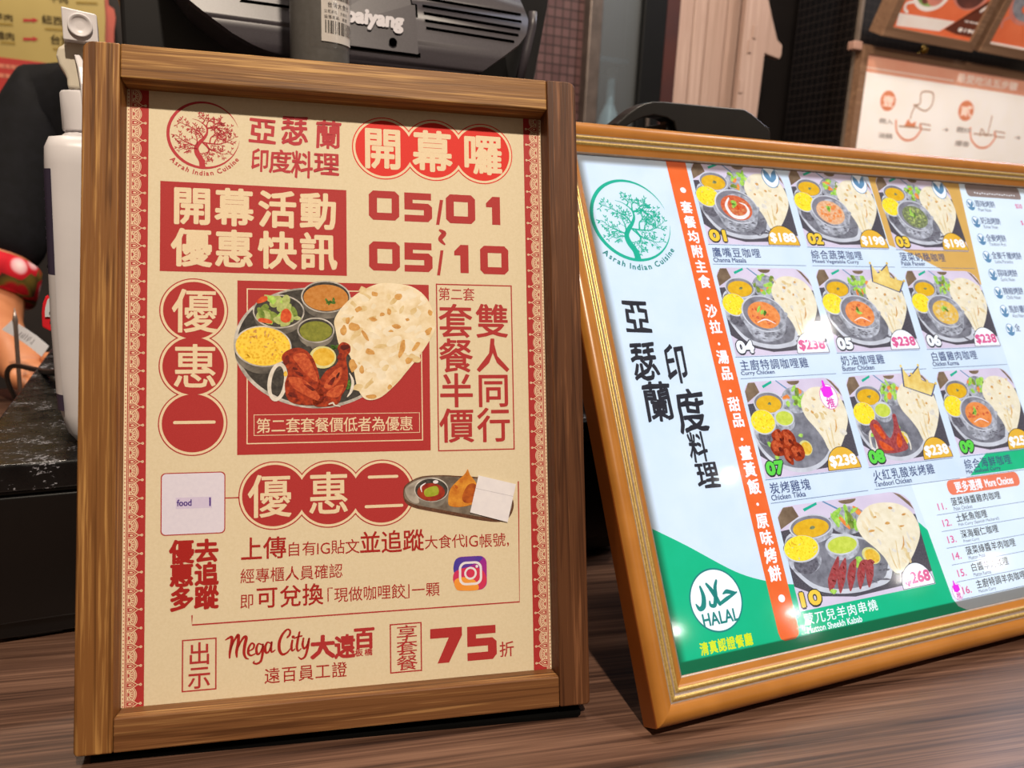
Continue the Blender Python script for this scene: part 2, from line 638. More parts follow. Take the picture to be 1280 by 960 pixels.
def ink_lit(name):
    """print on the backlit menu: the light panel stops a few millimetres short of the frame"""
    k = 'backlit ' + name
    if k in MATS:
        return MATS[k]
    d = INK[name]
    t = NT(k)
    t.set(0.5, 0, 0.25, d[0])
    if len(d) > 3:
        q = t.n('ShaderNodeTexVoronoi')
        q.inputs['Scale'].default_value = d[2]
        t.l(t.coord(), q.inputs['Vector'])
        f = q.outputs['Distance']
        c = t.ramp(f, ((0.05, d[0]), (0.6, d[1])))
    else:
        f = t.noise(t.coord(), d[2])
        c = t.ramp(f, ((0.3, d[0]), (0.7, d[1])))
    mb_ = t.n('ShaderNodeMix', data_type='RGBA', blend_type='MULTIPLY')
    mb_.inputs['Factor'].default_value = 1
    t.l(c, mb_.inputs['A'])
    mb_.inputs['B'].default_value = (.36, .36, .38, 1)
    t.l(mb_.outputs['Result'], t.b.inputs['Base Color'])
    tc = t.n('ShaderNodeTexCoord')
    sp = t.n('ShaderNodeSeparateXYZ')
    t.l(tc.outputs['Object'], sp.inputs[0])

    def edge(src, a, b):
        m = t.n('ShaderNodeMapRange')
        m.interpolation_type = 'SMOOTHSTEP'
        m.inputs['From Min'].default_value = a
        m.inputs['From Max'].default_value = b
        t.l(src, m.inputs['Value'])
        return m.outputs['Result']
    x0, y0, x1, y1 = MENU_BOX
    es = [edge(sp.outputs['X'], x0, x0 + .006), edge(sp.outputs['X'], x1, x1 - .006), edge(sp.outputs['Y'], y0, y0 + .0012), edge(sp.outputs['Y'], y1, y1 - .004)]
    cur = es[0]
    for e in es[1:]:
        m = t.n('ShaderNodeMath', operation='MULTIPLY')
        t.l(cur, m.inputs[0])
        t.l(e, m.inputs[1])
        cur = m.outputs[0]
    m = t.n('ShaderNodeMath', operation='MULTIPLY')
    t.l(cur, m.inputs[0])
    m.inputs[1].default_value = GLOW
    mm = t.n('ShaderNodeMix', data_type='RGBA', blend_type='MULTIPLY')
    mm.inputs['Factor'].default_value = 1
    t.l(c, mm.inputs['A'])
    mm.inputs['B'].default_value = (0.88, 0.95, 1.0, 1)
    t.l(mm.outputs['Result'], t.b.inputs['Emission Color'])
    t.l(m.outputs[0], t.b.inputs['Emission Strength'])
    MATS[k] = t.m
    return t.m


# ------------------------------------------------------------------ the setting
def stripes(name, cs, ang):
    t = NT(name)
    t.set(0.32, 0, 0.5)
    tc = t.n('ShaderNodeTexCoord')
    mp = t.n('ShaderNodeMapping')
    mp.vector_type = 'TEXTURE'
    mp.inputs['Rotation'].default_value = (0, 0, ang)
    t.l(tc.outputs['Object'], mp.inputs[0])

    def nz(sx, sy, det, ro):
        m = t.n('ShaderNodeMapping')
        m.inputs['Scale'].default_value = (sx, sy, 20)
        t.l(mp.outputs[0], m.inputs[0])
        return t.noise(m.outputs[0], 1, det, ro, .3)
    a, b, c = nz(1.8, 110, 5, .65), nz(7, 520, 3, .65), nz(2.0, 30, 2, .5)

    def mul(x, k, y=None):
        q = t.n('ShaderNodeMath', operation='MULTIPLY_ADD')
        t.l(x, q.inputs[0])
        q.inputs[1].default_value = k
        if y is None:
            q.inputs[2].default_value = 0
        else:
            t.l(y, q.inputs[2])
        return q.outputs[0]
    f = mul(a, .46, mul(b, .40, mul(c, .2)))
    col = t.ramp(f, ((0.41, cs[0]), (0.52, cs[1]), (0.66, cs[2])))
    t.l(col, t.b.inputs['Base Color'])
    t.bump(b, 0.06, 0.0004)
    MATS[name] = t.m
    return t.m


M_counter = stripes('walnut laminate', ('#36221a', '#62442f', '#8a6448'), 0.25)
cM = frame((0.25, 0.62, 0), 0.25)
mb = MB()
mb.box(-1.25, 1.25, -0.40, 0.56, -0.04, 0)
# local axes of the counter: x along it, y depth, z up
cM = Matrix.Translation((0.25, 0.62, 0)) @ Matrix.Rotation(0.25, 4, 'Z')
M_counter2 = stripes('walnut laminate top', ('#2c1c16', '#563d31', '#7c5d4c'), 0.0)
ct = thing('counter', 'long brown walnut-grain counter that everything in front stands on', 'counter', cM)
build('worktop', mb, M_counter2, ct, 0.002)
mb = MB()
mb.box(-1.2, 1.2, -0.36, 0.52, -0.9, -0.0405)
build('counter_base', mb, simple('dark panel', '#2a1c16', '#33231b', 20, .5), ct)

st = MB()
st.box(-4, 4, -3, 3.2, -0.95, -0.901)
fl = struct(build('floor', st, simple('floor tile', '#4a403a', '#574b44', 6, .5)))

# ------------------------------------------------------------------ wooden sign
TS, WS, RT, RB, BS, RD = 0.0280, 0.242168, 0.016389, 0.015363, 0.016155, 0.013929
HS = 0.297 + RT + RB
SM = frame((-0.193968, 0.322550, 0), 0.233670, 0.286076, -0.001425)
sign = thing('tabletop_sign', 'upright rustic wooden sign holding a cream and red poster, left of the lit menu', 'sign', SM)
W_OAK = wood('amber wood across', ('#80582e', '#cda060', '#eccb92'), 0, .5, 1.0, .6)
W_OAK2 = wood('amber wood across low', ('#70492a', '#b98c58', '#dfb884'), 0, .5, 0.7, .7, .37)
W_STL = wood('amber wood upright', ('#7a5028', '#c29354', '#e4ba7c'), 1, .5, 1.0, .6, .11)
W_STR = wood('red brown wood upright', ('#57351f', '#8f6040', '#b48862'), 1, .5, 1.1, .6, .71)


def rail(y0, y1, m):
    b = MB()
    b.box(BS + .0001, WS - BS - .0001, y0, y1, 0.001, TS - .0004)
    return build('rail', b, m, sign, 0.0007, 2)


def stile(x0, x1, m):
    r = .0045
    pts = []
    outer = x0 < .1
    xo, xi = (x0, x1) if outer else (x1, x0)
    sx = 1 if outer else -1
    for k in range(5):
        a = k * math.pi / 8
        pts.append((xo + sx * (r - r * math.cos(a)), HS - r + r * math.sin(a)))
    pts += [(xi, HS), (xi, 0)]
    for k in range(5):
        a = k * math.pi / 8
        q = .0022
        pts.append((xo + sx * (q - q * math.sin(a)), q - q * math.cos(a)))
    b = MB()
    b.prism(pts, 0, TS)
    return build('stile', b, m, sign, 0.0009, 3)


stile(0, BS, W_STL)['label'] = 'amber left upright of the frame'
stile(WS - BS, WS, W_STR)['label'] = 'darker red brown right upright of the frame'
rail(HS - RT, HS, W_OAK)['label'] = 'amber top rail'
rail(0, RB, W_OAK2)['label'] = 'bottom rail with coarse grain'
mb = MB()
mb.box(BS - .003, WS - BS + .003, RB - .003, HS - RT + .003, .0045, TS - RD - .0008)
build('backing_board', mb, simple('hardboard', '#5a4030', '#66493a', 60, .7), sign)
# prop leg behind, from the board down to the counter
P_top = SM @ Vector((WS / 2, HS * .8, -.001))
mb = MB()
SMi = SM.inverted()
gx = SM.to_3x3() @ Vector((1, 0, 0))
gn = Vector((-gx.y, gx.x, 0)).normalized()
foot = Vector((P_top.x, P_top.y, .006)) + gn * .03
a, b = SMi @ P_top, SMi @ foot
mb.loft([[(a.x - .012, a.y, a.z), (a.x + .012, a.y, a.z), (a.x + .012, a.y - .003, a.z - .004), (a.x - .012, a.y - .003, a.z - .004)],
         [(b.x - .02, b.y, b.z + .004), (b.x + .02, b.y, b.z + .004), (b.x + .02, b.y, b.z), (b.x - .02, b.y, b.z)]], smooth=False)
M_BLACK = simple('black plastic', '#0b0b0c', '#101011', 40, .45)
build('easel_leg', mb, M_BLACK, sign)
# black foot plate under the frame
f0, f1 = at(103, 957, 1), at(731, 893, 1)


def on_table(px, py, z=0.0):
    v = ray(px, py)
    return CAM + v * ((z - CAM.z) / v.z)


mb = MB()
loc = [SMi @ p for p in (on_table(101, 962, .0002), on_table(728, 897, .0002))]
w0 = (loc[0].z + loc[1].z) / 2
fp = []
pA, pB = on_table(113, 954), on_table(727, 896)
dirb = (pB - pA).normalized()
nb = Vector((-dirb.y, dirb.x, 0))
q = [pA, pB - dirb * .002 , pB + nb * .002, pB + nb * .06, pA + nb * .06]
q = [SMi @ (p + Vector((0, 0, z))) for z in (.0001, .0022) for p in q]
n = 5
mb.add(q, [tuple(range(n)), tuple(range(n, 2 * n))] + [(i, (i + 1) % n, n + (i + 1) % n, n + i) for i in range(n)])
build('foot_plate', mb, simple('black rubber', '#030303', '#050505', 40, .8, spec=.1), sign)

# ---- the poster
PW = 209.8
mb = MB()
wp = TS - RD
mb.box(BS, WS - BS, RB, HS - RT, wp - .0006, wp)
poster = build('poster', mb, ink('cream'), sign)
poster['label'] = 'cream promotional poster printed in red'
S = Sheet(BS, HS - RT, wp + .00003, ink)


def tree_logo(s, part, mat, cx, cy, r, layer, seed=3, lw=1.0):
    """round emblem: a leafy tree in a tapering ring, drawn on a unit circle of radius 400"""
    k = r / 400
    T = lambda p: (cx + (p[0] - 460) * k, cy + (p[1] - 420) * k)
    rg = random.Random(seed)
    st = lambda pts, w: s.stroke(part, mat, layer, [T(p) for p in pts], [q * k * lw for q in w] if isinstance(w, (list, tuple)) else w * k * lw, 6)
    s.ring(part, mat, layer, cx, cy, r, r, r * .085, 6, 343, 110, taper=True)
    tips = []
    st([(450, 790), (440, 720), (395, 640), (385, 570), (420, 510), (470, 450), (500, 390), (495, 330), (450, 280), (400, 250), (340, 235)], [66, 62, 58, 50, 44, 34, 24, 16, 10, 7, 4])
    main = [[(465, 470), (430, 400), (370, 360), (300, 325), (240, 300), (200, 290)], [(500, 345), (560, 310), (600, 270), (640, 250)],
            [(500, 335), (580, 325), (680, 330), (760, 340)], [(440, 505), (540, 515), (630, 515), (700, 490), (760, 455), (810, 420)],
            [(390, 560), (310, 530), (230, 490), (170, 440), (140, 440)], [(390, 545), (390, 470), (370, 400), (390, 350)], [(490, 520), (530, 580), (600, 610), (680, 630), (750, 620)],
            [(400, 590), (330, 580), (270, 600), (220, 580)], [(450, 505), (520, 590), (490, 660), (510, 700)], [(580, 515), (600, 460), (650, 430)], [(700, 490), (710, 430), (690, 390)], [(530, 505), (545, 440), (590, 400), (580, 350)], [(450, 280), (470, 240), (420, 200)], [(495, 320), (510, 260), (560, 220)]]
    for m in main:
        st(m, [18, 12, 7, 3.5])
        P = catmull(m, 4)
        for i in range(3, len(P)):
            p = P[i]
            d = (P[i] - P[i - 1]).normalized()
            for sgn in (-1, 1):
                if rg.random() < .62:
                    a = sgn * rg.uniform(.5, 1.1)
                    L = rg.uniform(28, 62)
                    e = Vector((d.x * math.cos(a) - d.y * math.sin(a), d.x * math.sin(a) + d.y * math.cos(a), 0))
                    if math.hypot(p.x + e.x * L - 470, (p.y + e.y * L - 430)) > 345:
                        continue
                    st([(p.x, p.y), (p.x + e.x * L, p.y + e.y * L)], [6, 3])
                    tips.append((p + e * L, e))
        tips.append((P[-1], (P[-1] - P[-2]).normalized()))
    for p, e in tips:
        for da in (-.7, .5):
            a = math.atan2(e.y, e.x) + da + rg.uniform(-.3, .3)
            L = rg.uniform(13, 19)
            c = T((p.x + math.cos(a) * L, p.y + math.sin(a) * L))
            s.ell(part, mat, layer + .4, c[0], c[1], L * .9 * k, 5.6 * k, math.degrees(a), 8)


E_ = 'emblem'
tree_logo(S, E_, 'rose', 35.2, 20.6, 17.2, 2)
S.arc_text(E_, 'rose', 2, 'Asrah Indian Cuisine', 35.2, 20.6, 20.5, 3.4, 140, 33, .0)
LT = 'lettering:name'
for ch, x0, x1, y0, y1 in (('亞', 56.6, 69.6, 9.9, 22.9), ('瑟', 72.4, 85, 7.5, 22.2), ('蘭', 89.3, 101.9, 9.2, 23.1), ('印', 57.8, 65.9, 26.2, 37.1),
                           ('度', 66.5, 76.9, 26.2, 37.2), ('料', 77.5, 87.4, 26.2, 39.2), ('理', 88.6, 100.8, 26, 37.2)):
    S.cjk(LT, 'rose', 2, ch, x0 - .4, y0 - .6, x1 - x0 + .8, y1 - y0 + 1.2, bold=.024, brush=.03, res=3, shear=.03)
LT = 'lettering:opening'
# opening roundels


def roundels(cs, r, mat, line='red'):
    for i, (x, y) in enumerate(cs):
        part = 'roundel:%g,%g' % (x, y)
        S.ell(part, line, 1 + .2 * i, x, y, r, n=64)
        S.ell(part, 'pale_ink', 2 + .2 * i, x, y, r - .55, n=64)
        S.ell(part, mat, 3 + .2 * i, x, y, r - 1.75, n=64)


roundels(((124.4, 21.6), (150.8, 20.9), (176.9, 21.2)), 16.6, 'tomato_red', 'tomato_red')
for ch, x0, x1 in (('開', 113.9, 132.9), ('幕', 139.7, 159.5), ('囉', 166.8, 187)):
    S.cjk(LT, 'pale_ink', 5, ch, x0 - .7, 10.4, x1 - x0 + 1.4, 22.2, bold=.03)
LT = 'lettering:headline'
S.rect('title_panel', 'red', 1, 15.4, 44.9, 104.8, 89.7)
for r0, row in ((47.0, '開幕活動'), (68.0, '優惠快訊')):
    for i, ch in enumerate(row):
        S.cjk(LT, 'pale_ink', 3, ch, (20.6, 40.4, 61.1, 81.2)[i], r0, 18.6, 19.0, bold=.032)


def digit(ch, x0, y0, x1, y1, mat='red'):
    part = LT
    w, h = x1 - x0, y1 - y0
    t = w * .27
    X = lambda f: x0 + f * w
    Y = lambda f: y0 + f * h
    if ch == '0':
        c = .14
        out = [(X(c), y0), (X(1 - c), y0), (x1, Y(c)), (x1, Y(1 - c)), (X(1 - c), y1), (X(c), y1), (x0, Y(1 - c)), (x0, Y(c))]
        inn = [(X(.27), Y(.25)), (X(.75), Y(.25)), (X(.75), Y(.25)), (X(.75), Y(.75)), (X(.75), Y(.75)), (X(.27), Y(.75)), (X(.27), Y(.75)), (X(.27), Y(.25))]
        n = 8
        S.raw(part, mat, 2, out + inn, [(i, (i + 1) % n, n + (i + 1) % n, n + i) for i in range(n)])
    elif ch == '5':
        S.poly(part, mat, 2, [(x0, y0), (X(.97), y0), (X(.97), Y(.24)), (X(.30), Y(.24)), (X(.30), Y(.36)), (X(.86), Y(.36)), (x1, Y(.48)), (x1, Y(.86)), (X(.86), y1), (x0, y1),
                              (x0, Y(.77)), (X(.70), Y(.77)), (X(.70), Y(.59)), (x0, Y(.59))])
    elif ch == '1':
        S.poly(part, mat, 2, [(X(.45), y0), (x1, y0), (x1, y1), (X(.42), y1), (X(.42), Y(.38)), (x0, Y(.38)), (x0, Y(.24))])
    elif ch == '7':
        S.poly(part, mat, 2, [(x0, y0), (x1, y0), (x1, Y(.24)), (X(.58), y1), (X(.22), y1), (X(.58), Y(.28)), (x0, Y(.28))])
    elif ch == '/':
        S.poly(part, mat, 2, [(X(.55), y0), (x1, y0), (X(.45), y1), (x0, y1)])


for ch, x0, x1, y0, y1 in (('0', 116.2, 131.9, 44.3, 59.8), ('5', 134.6, 149.2, 44.5, 59.9), ('/', 151.2, 155.2, 47.6, 61.1), ('0', 156.6, 172.4, 44.3, 59.9), ('1', 178.4, 186.1, 44.5, 59.8),
                           ('0', 116.1, 132, 71.2, 86.5), ('5', 134.4, 149.1, 71.2, 86.6), ('/', 151.4, 155.0, 74.7, 88.2), ('1', 160.7, 168.4, 71.4, 86.6), ('0', 174.7, 190.2, 71.4, 86.8)):
    digit(ch, x0, y0, x1, y1)
S.stroke(LT, 'red', 2, [(153.2, 64), (155.4, 65.6), (153.4, 68.8), (155.6, 71.4)], [1.2, 2.6, 2.4, 1.0])
LT = 'lettering:offer'
# left column
roundels(((31.2, 108.8), (31.1, 136.2), (31.0, 164.2)), 15.9, 'red')
S.cjk(LT, 'pale_ink', 5, '優', 20.9, 97.9, 21, 22.1, bold=.012)
S.cjk(LT, 'pale_ink', 5, '惠', 21.3, 125.2, 20.8, 22.1, bold=.012)
S.rect(LT, 'pale_ink', 5, 22, 163.0, 41.4, 164.5, .7)
# picture panel
PP = 'food_picture'
S.rect(PP, 'red', 1, 51.4, 93.4, 146.9, 180.2)
S.line_rect(PP, 'pale_ink', 2, 55.8, 97.3, 143.0, 175.0, .55)
S.line_rect(PP, 'pale_ink', 2, 59.2, 160.4, 141.4, 170.9, .3)
S.cjk(PP, 'pale_ink', 3, '第二套套餐價低者為優惠', 60.2, 162.2, 7.1, 7.6, dx=7.06, bold=.008)
S.ell(PP, 'steel_lit', 3, 88.5, 127, 38.9, 30.6, 6, 72)
S.ell(PP, 'steel_dark', 4, 88.8, 126.6, 37.6, 29.4, 6, 72)
rg = random.Random(5)
for i in range(40):
    a, f = rg.random() * 6.28, rg.random() ** .5
    S.rblob(PP, 'steel' if i % 3 else 'herb', 5, 88 + 34 * f * math.cos(a), 127 + 27 * f * math.sin(a), rg.uniform(.6, 2.4), rg.uniform(.4, 1.2), .3, 7, rg.random() * 180, rg)


def bowl(s, part, x, y, rx, ry, fill, rot=0, layer=6, rim='steel_lit', wall='steel', dark='steel_dark', drop=.35):
    s.ell(part, wall, layer, x, y + ry * drop, rx * .94, ry, rot)
    s.ell(part, rim, layer + 1, x, y, rx, ry, rot)
    s.ell(part, dark, layer + 2, x, y, rx - .7, ry - .7, rot)
    if fill:
        s.ell(part, fill, layer + 3, x, y + ry * .06, rx - 1.2, ry - 1.5, rot)


bowl(S, PP, 71.2, 108.7, 12.5, 8.6, None, 0, 6)
for i in range(26):
    a, f = rg.random() * 6.28, rg.random() ** .5
    S.rblob(PP, ('lettuce', 'cucumber', 'lettuce', 'lettuce_b', 'lettuce')[i % 5], 9 + i * .06, 71 + 10.2 * f * math.cos(a), 108.3 + 6.6 * f * math.sin(a), rg.uniform(2, 3.6), rg.uniform(1.4, 2.4), .3, 7, rg.random() * 180, rg)
S.rblob(PP, 'tomato', 11, 74.5, 110.8, 2.8, 3.4, .15, 8, 10, rg)
S.rblob(PP, 'tomato', 11, 63.6, 102.8, 3, 1.3, .2, 7, -30, rg)
S.rblob(PP, 'tomato', 11, 64.5, 113.6, 3.4, 1.1, .2, 7, 10, rg)
bowl(S, PP, 94.3, 100.8, 12.3, 8.3, 'dal', 0, 7)
for i in range(5):
    S.rblob(PP, 'herb', 11, 96 + rg.uniform(-2.2, 2.2), 103 + rg.uniform(-.9, .9), 1.5, .7, .3, 6, rg.random() * 180, rg)
bowl(S, PP, 89.3, 118, 9.2, 6.5, 'chutney', 0, 7)
S.ell(PP, 'chutney', 10.5, 89, 119.4, 7.2, 4.4)
S.ell(PP, 'steel', 11, 63.6, 129.6, 13.3, 10.6, 4)
S.ell(PP, 'steel_lit', 11.5, 63.6, 126.4, 13.8, 10.3, 4)
S.ell(PP, 'rice', 12, 63.7, 126.4, 13.1, 9.7, 4)
for i in range(46):
    a, f = rg.random() * 6.28, rg.random() ** .5
    S.rblob(PP, ('rice', 'dal_y', 'rice_y', 'naan_char')[i % 4 if i % 7 else 3], 12.5, 63.6 + 12 * f * math.cos(a), 126.3 + 8.8 * f * math.sin(a), rg.uniform(.5, 1.2), .4, .3, 6, rg.random() * 180, rg)
# naan
S.blob(PP, 'naan', 14, [(99, 118), (98.6, 112), (104, 104), (112, 97.5), (121, 93.4), (130, 93.2), (139, 95), (146, 101), (149.8, 111), (149.4, 118), (143, 129), (135, 139), (129, 146), (121, 152.6), (114, 153.4), (110, 148), (108, 139), (106, 131), (101, 126)])
rg = random.Random(11)
for i in range(70):
    x, y = rg.uniform(101, 147), rg.uniform(96, 150)
    if (x - 124) / 25 + (y - 122) / 34 > .95 or (x < 108 and y > 122) or (x < 112 and y < 100) or (x > 140 and y < 100):
        continue
    S.rblob(PP, ('naan_shade', 'naan_pale', 'naan_pale')[i % 3], 15 + i * .01, x, y, rg.uniform(1, 3.6), rg.uniform(.8, 2), .35, 8, rg.uniform(-60, 60), rg)
for x, y, a, b, r in ((108.5, 116, 2.6, 2.2, 20), (132.5, 127.5, 1.5, 4.6, 18), (131, 100, 2.2, 1.6, 0), (119, 99, 1.8, 1.2, 30), (126, 108, 1.1, 1.9, 10), (122.5, 109.5, 1.2, 1, 0), (129.5, 115.5, 2.2, 1.2, 10), (118, 112, 2, 1.2, 20), (147.5, 108, 1.6, 1.2, 60), (146.5, 118, 2.2, 1.3, -50),
                     (140, 126, 1.2, 3, 40), (136, 133.5, 2, 1.4, -40), (107.5, 136, 2, 3, 0), (114, 121, 1, 3, -30), (116, 129, 2.4, 1.6, 20), (110.5, 107, 2, 1.4, -30), (103, 118, 1.6, 2.4, 0), (105, 113, .9, 1.8, 10), (112, 138, 1.3, 1.8, 0), (117, 152, 3, 1.1, 0), (126, 147, 1, 1.6, 30), (135.5, 112, 1, .7, 0), (127, 118, 1.2, .7, 0)):
    S.rblob(PP, 'naan_char', 16.5, x, y, a, b, .25, 8, r, rg)
# lemon, onion, chicken
S.ell(PP, 'lemon_rim', 14, 92.6, 131.8, 6.6, 5.7)
S.ell(PP, 'lemon', 14.5, 93, 131.6, 5.4, 4.6)
S.ring(PP, 'onion', 14, 70.6, 144.2, 4.8, 9.8, 1.9, rot=8)
S.ell(PP, 'lemon', 14.6, 74.4, 140.2, .9, 1.4)
S.blob(PP, 'chicken', 15, [(72.5, 132), (76, 128), (82, 127.2), (87, 131), (90, 138), (91.5, 146), (93, 150), (92, 155), (84, 156), (76, 153.6), (74, 146), (75.5, 139)])
S.blob(PP, 'chicken', 15, [(88, 156), (90, 146), (94, 139), (99.5, 135), (100.6, 129.5), (100, 126.6), (102.5, 124), (106, 125.5), (106.2, 129), (104.2, 132), (105, 139), (104.6, 146), (102, 151), (99, 156)])
for pts in ([(78, 131), (84, 130), (88, 137), (90, 144), (85, 141), (80, 135)], [(76, 142), (83, 143), (90, 150), (91, 154), (84, 151), (78, 147)], [(93, 146), (98, 139), (102, 137), (101, 143), (96, 148)], [(94, 151), (98, 147), (103, 146), (100, 152)]):
    S.blob(PP, 'chicken_lit', 16, pts)
for x, y, a, b, r in ((75, 133, 1.4, 2.6, 30), (81, 140, 2.4, .7, 30), (86, 147, 3.4, .7, 35), (97, 144, 1.2, 2.6, 30), (103.6, 126.5, 2, 1.4, 0), (101, 131, 1, 2, 20), (79, 137.6, 1.2, .7, 10), (92, 152.6, 2, .7, -30), (100, 141, .6, 2, 20), (78, 151, 3, 1, 20)):
    S.rblob(PP, 'chicken_dark', 17, x, y, a, b, .3, 7, r, rg)
S.stroke(PP, 'onion', 17.5, [(105.8, 140), (107.4, 144), (106.6, 149), (104.6, 152)], [.4, 1.4, 1.4, .4])
S.stroke(PP, 'onion', 17.5, [(95.5, 155.6), (97.5, 155), (98.4, 156.2), (101, 156.8)], [.5, .9, .7, .4])
for i in range(8):
    S.rblob(PP, 'herb', 14.2, 104.5 + rg.uniform(-2, 3), 148 + rg.uniform(-6, 4), 1.6, .9, .3, 6, rg.random() * 180, rg)
for i in range(4):
    S.rblob(PP, 'herb', 14.2, 98.5 + rg.uniform(-1.5, 1.5), 126.5 + rg.uniform(-1, 1), 1.4, .8, .3, 6, rg.random() * 180, rg)
LT = 'lettering:half price'
# offer box
S.line_rect('offer_box', 'red', 1, 150.7, 92.6, 191.8, 180.9, .65)
for i, ch in enumerate('第二套'):
    S.cjk(LT, 'red', 2, ch, 151.8 + i * 6.55, 94.4, 6.5, 7.2, bold=.004)
for i, ch in enumerate('套餐半價'):
    S.cjk(LT, 'red', 2, ch, 151.5, 103.1 + i * 18.4, 18.4, 18.3, bold=.016)
for i, ch in enumerate('雙人同行'):
    S.cjk(LT, 'red', 2, ch, 171.4, 102.8 + i * 18.5, 18.2, 18.4, bold=.016)
LT = 'lettering:second offer'
# white card
S.rect('code_card', 'red', 1, 16.6, 188.0, 46.0, 218.0, 2.2)
S.rect('code_card', 'card_white', 2, 17.1, 188.5, 45.5, 217.5, 1.9)
S.rect('code_card', 'lavender', 3, 23.4, 200.0, 39.8, 205.4)
S.text('code_card', 'purple', 4, 'food', 23.8, 200.9, 30.6, 204.2, .12)
S.rect('code_card', 'purple', 4, 38.6, 200.4, 39.3, 204.6)
S.rect('offer_line', 'red', 1, 46, 200.7, 61, 201.3)
roundels(((68.9, 200.6), (95.3, 200.8), (121.6, 201.2)), 16.9, 'red')
S.cjk(LT, 'pale_ink', 5, '優', 56.3, 189.9, 20.8, 21.6, bold=.012)
S.cjk(LT, 'pale_ink', 5, '惠', 84.8, 189.5, 20.4, 21.7, bold=.012)
S.rect(LT, 'pale_ink', 5, 114.6, 192.3, 130, 193.8, .7)
S.rect(LT, 'pale_ink', 5, 112.9, 207.2, 132.4, 208.7, .7)
# tray of samosa
TR = 'snack_picture'
S.blob(TR, 'rust', 6, [(132.4, 201.5), (134, 197.4), (141, 193.8), (150, 193.2), (160, 193.8), (180, 196.5), (189, 205), (190.4, 212), (186, 218), (176, 218), (150, 212.4), (138, 209.4), (133.4, 206.4)])
S.blob(TR, 'tray', 7, [(132.9, 201.5), (134.4, 197.9), (141, 194.4), (150, 193.8), (160, 194.4), (180, 197.4), (188.4, 205), (189.6, 211), (185.4, 216.6), (176, 216.2), (150, 210.6), (138.4, 207.8), (133.8, 205)])
S.blob(TR, 'tray_lit', 8, [(133.4, 200.8), (135, 198), (141, 195), (147, 194.6), (143, 199), (140.4, 207), (135.8, 205.6)])
S.ell(TR, 'steel', 9, 147.3, 205.2, 7.0, 4.6, 4)
S.ell(TR, 'steel_lit', 9.5, 147, 200.6, 8.9, 6.3, 4)
S.ell(TR, 'steel_dark', 10, 147, 200.7, 8.4, 5.8, 4)
S.ell(TR, 'sauce_red', 10.5, 146.8, 201.8, 7.2, 4.6, 4)
S.blob(TR, 'mint_cube', 11, [(143.6, 200.4), (149.6, 198.8), (150.4, 203), (144.2, 204)])
S.ell(TR, 'paper_white', 11, 149.2, 196.6, 1.4, .9)
S.stroke(TR, 'paper_white', 11, [(142, 201.5), (141.6, 198.8), (144, 197)], [.3, .9, .3])
S.blob(TR, 'samosa', 12, [(155.6, 207.6), (156.6, 201), (160.4, 196.6), (164.6, 193), (166.2, 190.6), (167.4, 193.6), (170.4, 197.6), (172, 204), (169.4, 208.4), (163, 210), (157.4, 209.6)])
S.blob(TR, 'samosa_shade', 13, [(163, 205), (166, 199), (170, 198.4), (171.4, 203.6), (168.6, 207.6), (164.6, 208)])
S.rblob(TR, 'samosa_shade', 13, 160, 199.5, 1.4, .7, .3, 7, 60)
LT = 'lettering:terms'
# text block
for ch, x, y, w, h in (('上', 52.9, 220.4, 10.4, 11.6), ('傳', 63.6, 220.6, 11, 11), ('自', 74.6, 223.8, 7, 7.2), ('有', 82.0, 223.8, 7, 7.2), ('貼', 96.0, 223.8, 7, 7.2), ('文', 102.9, 223.8, 7.4, 7.5),
                       ('並', 110, 220.4, 10.8, 11.2), ('追', 120.8, 220.4, 10.8, 11.5), ('蹤', 131.8, 220.4, 11, 11.2), ('大', 143, 223.9, 7, 7.2), ('食', 150.1, 223.9, 7, 7.2), ('代', 157.2, 223.9, 7, 7.2), ('帳', 171.5, 224.4, 7.2, 7.4), ('號', 178.7, 224.4, 7.2, 7.3)):
    S.cjk(LT, 'deep_red', 2, ch, x, y, w, h, bold=.014 if w > 9 else .004)
S.text(LT, 'deep_red', 2, 'IG', 89.4, 225.0, 95.6, 230.6, -.002)
S.text(LT, 'deep_red', 2, 'IG', 164.6, 225.0, 171.0, 231.0, -.002)
S.text(LT, 'deep_red', 2, ',', 186.6, 229.6, 187.6, 232)
S.cjk(LT, 'deep_red', 2, '經專櫃人員確認', 52.8, 235.6, 6.9, 7.3, dx=7.02, bold=.004)
for ch, x, y, w, h in (('即', 52.6, 247.7, 6.8, 7.4), ('可', 60.1, 244.8, 10.4, 10.6), ('兌', 71.2, 244.8, 10.6, 10.8), ('換', 82.1, 244.7, 10.2, 10.9), ('現', 97.4, 247.5, 7, 7.5), ('做', 104.5, 247.5, 7, 7.5), ('咖', 111.6, 247.5, 7, 7.5), ('哩', 118.7, 247.5, 7, 7.5), ('餃', 125.8, 247.6, 7.2, 7.5), ('一', 136.0, 247.6, 7, 7.4), ('顆', 143.3, 247.8, 7.3, 7.3)):
    S.cjk(LT, 'deep_red', 2, ch, x, y, w, h, bold=.014 if w > 9 else .004)
for pts in ([(96.6, 247.6), (94.6, 247.6), (94.6, 254)], [(132.8, 255), (134.8, 255), (134.8, 248.4)]):
    S.stroke(LT, 'deep_red', 2, pts, .6, smooth=False)
LT = 'lettering:follow'
for i, ch in enumerate('去追蹤'):
    S.cjk(LT, 'deep_red', 2, ch, 31.9, (220.5, 231.6, 242.8)[i], 10.9, 11.0, bold=.045)
for i, ch in enumerate('優惠多'):
    S.cjk(LT, 'deep_red', 2, ch, 20.7, (220.3, 231.4, 242.8)[i], 10.9, 11.2, bold=.045)
S.stroke('offer_line', 'red', 1, [(193.4, 198), (192.8, 261), (31, 261), (31, 256.6)], .7, smooth=False)
